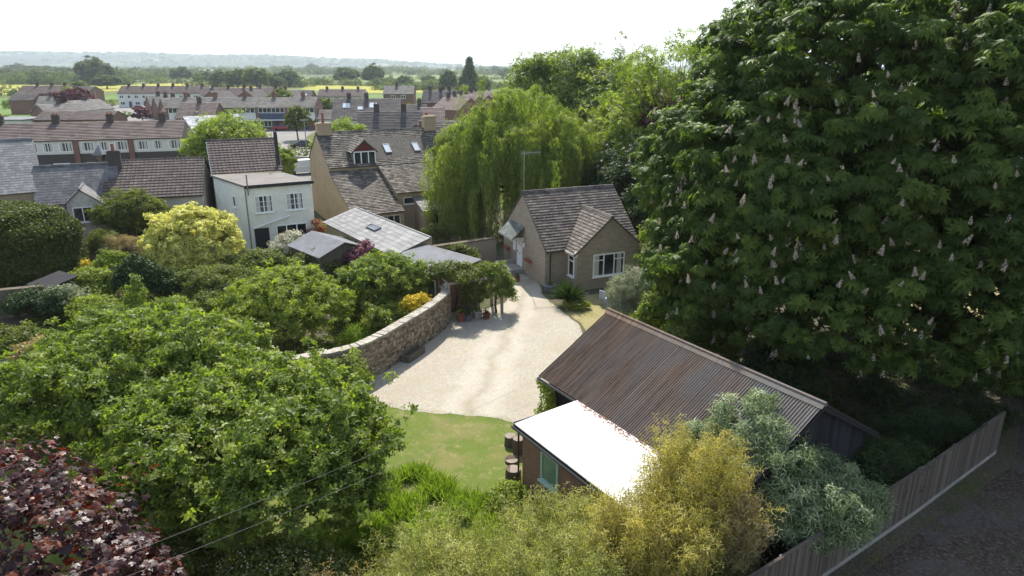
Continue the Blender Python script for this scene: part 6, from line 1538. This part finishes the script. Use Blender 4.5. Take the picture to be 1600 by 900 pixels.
bush('bramble', 'leafy bramble between the rank grass and the bamboo', 'shrub', 0, 0, 2.6, 1.2, 'l_bright', 418, loc=(-3.2, 16.6, 0), leaf=0.11, d=1.8)
bush('bramble', 'low green bramble at the log by the garage wall', 'shrub', 0, 0, 1.5, 0.9, 'l_bright', 419, loc=(-0.2, 19.4, 0), leaf=0.10, d=1.2)
# rank grass, lawn tufts
def grass(name, label, poly, n, size, mat, z=0.0, seed=1, lean=0.35, clump=0.0):
    rg = np.random.default_rng(seed); xs = [q[0] for q in poly]; ys = [q[1] for q in poly]; pts = []
    while len(pts) < n:
        x, y = rg.uniform(min(xs), max(xs)), rg.uniform(min(ys), max(ys))
        if pip(poly, x, y) and (clump == 0 or math.sin(x * 3.1) * math.sin(y * 2.7) + rg.random() > clump): pts.append((x, y, z))
    pts = np.array(pts); d_ = np.column_stack([rg.normal(size=n) * lean, rg.normal(size=n) * lean, np.ones(n)])
    o = leaf_obj(name, pts, np.cross(d_, rg.normal(size=(n, 3))), size, rg.random(n), 'blade', mat, None, rg, 0.5, along=d_)
    return tag(o, label, 'grass', kind='stuff')
grass('rank_grass', 'long bright uncut grass between the lawn and the bamboo', [(-5.6, 21.0), (-3.2, 21.6), (-2.0, 20.6), (-0.5, 19.6), (-0.4, 17.4), (-3, 15.5), (-6.5, 16.5)], 22000, 0.42, 'l_grass', 0, 501, 0.6, clump=0.5)
grass('lawn_grass', 'short mown grass of the lawn with thin dry patches', [(-18, 24.5), (-5.5, 27.4), (-4.4, 26.4), (-2.3, 26.1), (0.7, 25.2), (0.9, 21), (0.4, 18), (-2, 17), (-8, 16), (-18, 17)], 60000, 0.05, 'l_grass', 0.006, 502, 0.6, clump=0.35)
grass('edge_grass', 'tufts of grass and weeds along the foot of the fence and wall', [(3.4, 12.0), (13.3, 18.8), (18.4, 22.5), (18.9, 22.2), (13.6, 18.2), (3.9, 11.5)], 1600, 0.16, 'l_mid', 0.01, 503, 0.5, clump=0.8)
grass('verge_grass', 'sparse grass of the dry verge beside the drive', [(4.0, 36), (3.4, 38.8), (4.8, 41.2), (8.3, 41.8), (10.6, 38), (9.5, 33), (5.5, 30.5)], 9000, 0.09, 'l_grass', 0.01, 504, 0.6, clump=0.6)
# ground cover in the beds
def cover(name, label, poly, n, size, mat, seed, h=0.25):
    rg = np.random.default_rng(seed); xs = [q[0] for q in poly]; ys = [q[1] for q in poly]; pts = []
    while len(pts) < n:
        x, y = rg.uniform(min(xs), max(xs)), rg.uniform(min(ys), max(ys))
        if pip(poly, x, y) and math.sin(x * 1.3 + y) * math.sin(y * 1.1 - x * 0.4) + rg.random() * 1.4 > 0.35: pts.append((x, y, rg.random() * h))
    pts = np.array(pts); o = leaf_obj(name, pts, rg.normal(size=(n, 3)) * 0.6 + np.array([0, 0, 0.8]), size, rg.random(n), 'leaf2', mat, None, rg, 0.4)
    return tag(o, label, 'ground cover', kind='stuff')
rgw = np.random.default_rng(530); gp_ = smooth_poly(GRAVEL); ps_ = []
for i in range(len(gp_)):
    a_, b_ = gp_[i], gp_[(i + 1) % len(gp_)]
    for k in range(26):
        t_ = rgw.random(); ps_.append((a_[0] + (b_[0] - a_[0]) * t_ + rgw.normal() * 0.12, a_[1] + (b_[1] - a_[1]) * t_ + rgw.normal() * 0.12, 0.012))
ps_ = np.array(ps_); dd_ = np.column_stack([rgw.normal(size=len(ps_)) * 0.6, rgw.normal(size=len(ps_)) * 0.6, np.ones(len(ps_))])
tag(leaf_obj('drive_weeds', ps_, np.cross(dd_, rgw.normal(size=ps_.shape)), 0.11, rgw.random(len(ps_)), 'blade', 'l_grass', None, rgw, 0.6, along=dd_), 'weeds and grass blades along the ragged edge of the gravel', 'grass', kind='stuff')
cover('ground_cover', 'mixed low planting covering the beds of the walled garden', [(-24, 27), (-13, 28.6), (-7.5, 29.6), (-5.2, 33.5), (-4.8, 38), (-8, 41), (-14, 44), (-20, 50), (-30, 52), (-33, 44), (-26, 34)], 42000, 0.15, 'l_mid', 511)
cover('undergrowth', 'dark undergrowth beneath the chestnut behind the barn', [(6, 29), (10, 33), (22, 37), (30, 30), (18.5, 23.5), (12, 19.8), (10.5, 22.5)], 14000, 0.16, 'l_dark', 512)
cover('weeds', 'weedy ground around the bamboo and hedge bushes', [(-12, 12), (-8, 17), (-4, 17.5), (0, 18.5), (2.5, 17), (9, 16.2), (4.5, 12.9), (2, 10), (-8, 9)], 14000, 0.11, 'l_mid', 513)
rgl = np.random.default_rng(520); n = 420; tt = rgl.uniform(0, 5.0, n); base_ = np.array(ga.location) + np.outer(tt, np.array(UB)) + np.outer(2.58 - np.abs(rgl.normal(size=n)) * 0.16, np.array(VB)); base_[:, 2] = 2.50
o = leaf_obj('leaf_litter', base_ + rgl.normal(size=(n, 3)) * np.array([0.02, 0.02, 0.004]), rgl.normal(size=(n, 3)) * 0.3 + np.array([0, 0, 1]), 0.07, rgl.random(n), 'leaf', 'l_litter', None, rgl); tag(o, 'fallen rusty leaves along the top of the white garage roof', 'leaves', kind='stuff')

# ================================================================== trees behind the cottage and on the right
def bg_tree(name, label, x, y, w, h, mat, seed, leaf=0.30, n=420, per=26, shape='leaf2', z0=1.0, d=None, cr=None, k=7, tips=30, group=None, cat='tree', **kw):
    rg = np.random.default_rng(seed)
    return tree(name, label, cat, (x, y, 0), blob(0, 0, w, h - z0, rg, z0, k, d), n, per, cr or w * 0.085, leaf, shape, mat, seed, th=h * 0.4, tr=w * 0.03, tips=tips, br=w * 0.010, down=-0.5, group=group, **kw)
bg_tree('ash_tree', 'large rounded dark tree on the skyline behind the willow', 7.2, 96, 17, 16.6, 'l_apple', 601, 0.42, 950, 28)
bg_tree('ash_tree', 'second dark skyline tree right of the rounded one', 13.5, 90, 12, 15.0, 'l_apple', 602, 0.40, 760, 26)
bg_tree('ash_tree', 'yellow green tree between the skyline tree and the airy walnut', 11.2, 66, 10, 12.6, 'l_bright', 603, 0.30, 520, 26)
bg_tree('walnut_tree', 'airy pale tree with branches showing against the sky left of the chestnut', 14.5, 62, 11, 16.3, 'l_bright', 604, 0.24, 260, 22, z0=9.5, tips=90)
bg_tree('dark_tree', 'dark evergreen under the yellow green tree behind the cottage', 10.0, 57, 9.5, 8.0, 'l_dark', 605, 0.26, 480, 26, z0=0.2)
bg_tree('copper_beech', 'purple leaved tree showing through the green ones left of the chestnut', 13.8, 60, 5.0, 11.6, 'l_copper', 606, 0.24, 240, 22, z0=7.5)
bg_tree('lime_tree', 'broad yellow green tree right of the willow', 9.8, 60.5, 8.0, 10.3, 'l_bright', 607, 0.26, 480, 26)
bg_tree('dark_tree', 'deep shaded tree directly right of the cottage roof', 12.4, 50, 8.0, 7.5, 'l_dark', 608, 0.24, 460, 26, z0=0.2)
bg_tree('dark_tree', 'shaded tree closing the view behind the grey bush', 11.5, 44.5, 6.0, 5.5, 'l_mid', 609, 0.2, 420, 26, z0=0.2)
bg_tree('maple_tree', 'rounded mid green tree behind the chestnut crown edge', 19, 62, 12, 14.5, 'l_apple', 610, 0.32, 450, 26)
bg_tree('ash_tree', 'skyline tree low behind the second dark one', 20, 100, 16, 13.5, 'l_apple', 611, 0.42, 620, 26)
# trees in the town
bg_tree('sycamore', 'bright green leafy tree rising between the cream house and the long terrace', -33.5, 82, 9.8, 8.6, 'l_bright', 620, 0.28, 620, 28)
bg_tree('street_shrub', 'young green tree beside the black flue', -26.2, 78, 3.6, 5.2, 'l_bright', 621, 0.24, 160, 24)
bg_tree('street_tree', 'broad bright green tree behind the stone house ridge', -22.0, 92, 7.8, 7.2, 'l_bright', 622, 0.28, 380, 26)
bg_tree('garden_tree', 'small palm like garden tree before the white clad house', -42.5, 138, 5.0, 6.6, 'l_mid', 623, 0.36, 140, 22)
bg_tree('garden_tree', 'pale variegated shrub beside the white van', -31.2, 92, 3.0, 2.6, 'l_grey', 624, 0.24, 90, 22, z0=0.1)
bg_tree('garden_tree', 'small pale shrub beside the black hatchback', -39.5, 112, 2.2, 1.6, 'l_golden', 625, 0.26, 50, 20, z0=0.1)
bg_tree('garden_tree', 'bright bush at the gable of the receding brick row', -12.5, 118, 4.0, 4.0, 'l_bright', 626, 0.3, 110, 22, z0=0.1)
bg_tree('garden_tree', 'small ivy bush at the right end of the long terrace', -47.0, 101, 2.6, 4.8, 'l_mid', 627, 0.24, 80, 22, z0=0.1)
bg_tree('copper_beech', 'round dark purple beech beyond the low bungalows', -128.5, 208, 10.0, 7.6, 'l_copper', 628, 0.6, 260, 24)
bg_tree('purple_bush', 'small purple bush beside the dark red car', -98, 186, 4.4, 3.4, 'l_copper', 629, 0.45, 70, 22, z0=0.1)
bg_tree('garden_tree', 'pale round tree left of the round purple beech', -141, 226, 7.5, 7.6, 'l_bright', 630, 0.55, 130, 22)
bg_tree('garden_tree', 'bright small tree in front of the second far row', -95.0, 205, 5.5, 4.2, 'l_bright', 631, 0.5, 100, 22, z0=0.2)
bg_tree('garden_tree', 'pale blossoming tree right of the clad row roofs', -58.5, 200, 8.5, 5.0, 'l_golden', 632, 0.5, 120, 22, z0=0.2)
bg_tree('garden_tree', 'dark green round tree above the clad row', -70.0, 215, 8.5, 7.5, 'l_mid', 633, 0.5, 150, 24)
bg_tree('garden_tree', 'bushy tree right of the blossoming one', -54.0, 205, 6.5, 5.0, 'l_mid', 634, 0.5, 110, 22, z0=0.2)
for i, (px, lab) in enumerate(((272, 'left clipped yellow green hedge block by the pink roofed houses'), (293, 'right clipped yellow green hedge block by the pink roofed houses'))):
    p_ = G(px, 181); rg = np.random.default_rng(640 + i); o = thing('clipped_hedge', lab, 'hedge', p_, 0.05); n = 1500
    q = (rg.random((n, 3)) - np.array([0.5, 0.5, 0])) * np.array([3.6, 1.6, 2.2]); f_ = rg.choice(3, n, p=[0.45, 0.35, 0.2]); q[f_ == 0, 1] = -0.8; q[f_ == 1, 2] = 2.2; q[f_ == 2, 0] = 1.8
    leaf_obj('foliage', q, rg.normal(size=(n, 3)) * 0.5 + np.array([0, -0.2, 0.6]), 0.3, rg.random(n), 'leaf', 'l_golden', o, rg); MB().box(-1.7, -0.7, 0, 1.7, 0.7, 2.1).build('inner_twigs', M['bark'], o)

# ================================================================== far trees on the plain
far_proto = {}
for i, (mt, w_, h_) in enumerate((('l_far', 1.0, 1.0), ('l_mid', 1.0, 1.0), ('l_bright', 1.0, 1.0))):
    pass
FT = [(30, 118, 44, 101, 0), (75, 121, 60, 104, 1), (112, 131, 44, 113, 0), (152, 133, 48, 93, 0), (168, 139, 36, 118, 1), (128, 150, 26, 128, 2), (188, 129, 34, 112, 0), (283, 128, 28, 106, 1), (322, 133, 28, 112, 0), (346, 136, 30, 112, 0), (372, 138, 32, 110, 1), (402, 139, 36, 108, 2), (427, 138, 30, 117, 1), (452, 136, 34, 111, 0), (487, 113, 18, 100, 0), (541, 131, 34, 107, 1), (583, 133, 32, 103, 0), (608, 133, 20, 122, 1), (632, 136, 22, 119, 0), (669, 131, 20, 118, 0), (700, 143, 26, 112, 1), (754, 146, 24, 122, 0), (790, 122, 22, 108, 0), (245, 120, 40, 108, 1), (215, 118, 30, 106, 0), (60, 130, 60, 112, 1), (8, 128, 50, 110, 0)]
DIRN = ['broad hazy tree on the plain', 'rounded hedgerow tree on the plain', 'paler leafy tree on the plain']
NEAR = ['above the left edge of the yellow field', 'over the wide three chimney roof', 'left of the tall tree above the purple beech', 'tallest above the round purple beech', 'right behind the tall tree above the beech', 'between the three chimney roof and the beech', 'left of the green meadow', 'at the near edge of the green meadow', 'right of the green meadow above the white row', 'above the gap between the two far rows', 'above the left part of the second far row', 'above the middle of the second far row', 'above the right part of the second far row', 'left of the right hand yellow field', 'standing alone high on the plain beneath the hill', 'above the left half of the right yellow field', 'tallest above the right yellow field', 'small beside the tallest one above the right yellow field', 'above the square brick house', 'right above the square brick house', 'beside the tall dark conifer on its left', 'beside the tall dark conifer on its right', 'far right beyond the conifer', 'in the hedge line behind the meadow', 'in the hedge line left of the meadow', 'in front of the leftmost wood', 'at the far left edge of the plain']
protos = []
for k in range(3):
    rg = np.random.default_rng(700 + k)
    protos.append((None, k))
made = {}
for i, (px, py, w_, top, k) in enumerate(FT):
    b_ = P(px, py, 0); Y = b_.y; W = w_ * Y / F; H_ = PY(px, top, Y).z
    lab = DIRN[k] + ', ' + NEAR[i]
    lab = ' '.join(lab.replace(',', '').split()[:16])
    if k not in made:
        rg = np.random.default_rng(700 + k)
        made[k] = (tree('field_tree', lab, 'tree', b_, blob(0, 0, 10, 9.2, rg, 0.4, 8), 420, 18, 0.95, 0.85, 'leaf2', ('l_far', 'l_far', 'l_mid')[k], 700 + k, th=4, tr=0.3, tips=14, br=0.1, group='trees of the plain', lo=0.6, hi=1.2))
        made[k].scale = (W / 10, W / 10, H_ / 9.6); trees_k = kids(made[k]); made[k] = (made[k], [(c_, []) for c_ in trees_k])
    else: dup(made[k][0], b_, rng.uniform(0, 6.28), lab, (W / 10, W / 10, H_ / 9.6), 'trees of the plain', made[k][1])
# the tall conifer
b_ = P(734, 148, 0); Hc = PY(734, 97, b_.y).z; Wc = 38 * b_.y / F
tree('tall_conifer', 'tall pointed dark conifer standing over the receding brick row', 'tree', b_, [(0, 0, Hc * (0.18 + 0.16 * i), Wc * (0.5 - 0.085 * i), Wc * (0.5 - 0.085 * i), Hc * 0.16) for i in range(6)], 520, 22, 1.1, 1.0, 'spray', 'l_far', 710, th=Hc * 0.5, tr=0.4, tips=10, br=0.1, lo=0.6)
# hedges and woods too many to count
def woods(name, label, spans, seed, leafs, mat='l_far'):
    rg = np.random.default_rng(seed); Cs, Rs = [], []
    for (xa, ya, xb, yb, n, h, dpt) in spans:
        for i in range(n):
            t_ = rg.random(); hh = h * rg.uniform(0.55, 1.25); wv = 0.6 + 0.4 * math.sin(t_ * 40 + seed)
            c_ = np.array([xa + (xb - xa) * t_ + rg.normal() * dpt * 0.4, ya + (yb - ya) * t_ + rg.normal() * dpt, hh * 0.5 * wv]); Cs.append(c_); Rs.append(hh * 0.55)
    Cs = np.array(Cs); Rs = np.array(Rs); K = len(Cs); per = 46
    off = nrm(rg.normal(size=(K, per, 3)) + np.array([0, -0.3, 0.25])) * (rg.uniform(0.6, 1, (K, per, 1)))
    off = off * Rs[:, None, None] * np.array([1.25, 1.0, 1.0])
    p_ = (Cs[:, None] + off).reshape(-1, 3); nn_ = (off / Rs[:, None, None] + rg.normal(size=(K, per, 3)) * 0.5 + np.array([0, 0, 0.3])).reshape(-1, 3)
    sz = np.repeat(Rs, per) * 0.42
    tn_ = (rg.random(K)[:, None] * 0.6 + rg.random((K, per)) * 0.4).reshape(-1)
    ok = p_[:, 2] > 0; 
    T2_, Q2_ = SH['leaf2']; nm_ = nrm(nn_[ok]); pp_ = p_[ok]; n = len(pp_); t2 = rg.normal(size=(n, 3)); t2 = nrm(t2 - nm_ * np.sum(t2 * nm_, 1, keepdims=True)); b2 = np.cross(nm_, t2); s2 = sz[ok][:, None, None]
    V2 = pp_[:, None] + s2 * (T2_[None, :, 0:1] * t2[:, None] + T2_[None, :, 1:2] * b2[:, None] + T2_[None, :, 2:3] * nm_[:, None])
    o_ = np_mesh(name, V2.reshape(-1, 3), [(Q2_[None] + (np.arange(n) * len(T2_))[:, None, None]).reshape(-1, 4)], M[mat], None, tone=np.repeat(tn_[ok], len(Q2_)))
    return tag(o_, label, 'wood', kind='stuff')
def XY(px, Y): return (px - 800) / F * (Y * 0.951 + 4.3)
def span(pa, Ya, pb, Yb, n, h, d_): return (XY(pa, Ya), Ya, XY(pb, Yb), Yb, n, h, d_)
woods('hedgerows', 'bushy hedgerows and small copses around the fields beyond the houses', [span(-80, 600, 200, 560, 190, 9, 14), span(190, 640, 300, 600, 30, 6, 8), span(300, 520, 480, 500, 60, 7, 8), span(470, 560, 700, 500, 70, 6, 7), span(600, 440, 760, 430, 60, 5, 8), span(-60, 360, 45, 345, 26, 4, 4), span(500, 800, 900, 780, 80, 6, 8), span(700, 470, 900, 470, 60, 6, 8), span(-80, 760, 260, 780, 190, 10, 30)], 801, 2)
woods('estate_shrubbery', 'garden hedges and shrubs crowded between the estate houses', [span(-20, 175, 60, 172, 16, 3.0, 3), span(110, 200, 175, 196, 14, 3.4, 4), span(10, 250, 40, 245, 8, 4, 3), span(165, 262, 188, 258, 8, 3, 3), span(330, 200, 420, 195, 34, 3.6, 5), span(300, 182, 345, 178, 18, 3.2, 3), span(400, 232, 470, 226, 26, 4.2, 4), span(500, 225, 560, 215, 24, 4.0, 5), span(560, 190, 640, 186, 28, 3.6, 4), span(596, 262, 660, 258, 16, 3.4, 3), span(640, 160, 660, 150, 10, 3.0, 3), span(505, 126, 520, 110, 10, 2.6, 3), span(700, 150, 745, 140, 22, 3.8, 5), span(735, 200, 800, 190, 26, 5, 8), span(420, 120, 452, 108, 12, 2.2, 3), span(290, 104, 330, 110, 12, 3.2, 3), span(740, 110, 800, 95, 22, 4.5, 5)], 803, 1, 'l_mid')
woods('distant_woodland', 'hazy woodland belts between the fields and the hills', [span(-100, 1000, 450, 950, 220, 10, 35), span(300, 1250, 900, 1150, 200, 11, 30), span(-100, 1500, 900, 1400, 380, 13, 80), span(-100, 2100, 900, 2000, 300, 14, 120), span(-100, 2800, 1000, 2700, 260, 15, 200)], 802, 3)
rgh = np.random.default_rng(9)
hs_ = []
for pxa, pxb, Yh in ((-60, 700, 4650), (-60, 660, 4200), (-60, 600, 3750)):
    for i in range(170):
        px = rgh.uniform(pxa, pxb); x = XY(px, Yh); hs_.append((x, Yh))
me_h = bpy.data.objects['hills'].data
hv = np.empty(len(me_h.vertices) * 3, np.float32); me_h.vertices.foreach_get('co', hv); hv = hv.reshape(-1, 3)
sel = rgh.choice(np.where(hv[:, 2] > 18)[0], 1500)
Cs = hv[sel] + rgh.normal(size=(len(sel), 3)) * np.array([18, 18, 0]); per = 20
off = nrm(rgh.normal(size=(len(Cs), per, 3)) + np.array([0, -0.2, 0.4])) * 10 * np.array([1.5, 1, 0.75])
leaf_obj('hill_woods', (Cs[:, None] + off).reshape(-1, 3), (off * 0.1 + rgh.normal(size=off.shape) * 0.4).reshape(-1, 3), 7.5, np.repeat(rgh.random(len(Cs)), per), 'leaf2', 'l_far', None, rgh)
tag(bpy.data.objects['hill_woods'], 'woods and trees covering the far hills', 'wood', kind='stuff')

# ================================================================== overhead cables crossing the foreground
def cable(label, pts):
    a, b = Vector(pts[0]), Vector(pts[1]); L = (b - a).length; ps = []
    for i in range(25):
        t_ = i / 24; q = a.lerp(b, t_); q.z -= 4 * pts[2] * t_ * (1 - t_); ps.append(q)
    t_ = thing('overhead_cable', label, 'cable', tuple(ps[0])); MB().tube([q - ps[0] for q in ps], 0.003, 4).build('strand', M['wire'], t_)
cable('upper of the two overhead cables crossing above the maple', (Q1 := PY(20, 935, 7.0), PY(900, 560, 25.2), 0.25))
cable('lower of the two overhead cables crossing above the maple', (PY(170, 912, 7.2), PY(900, 590, 25.0), 0.25))
haze()
print('leaf faces', NLEAF)
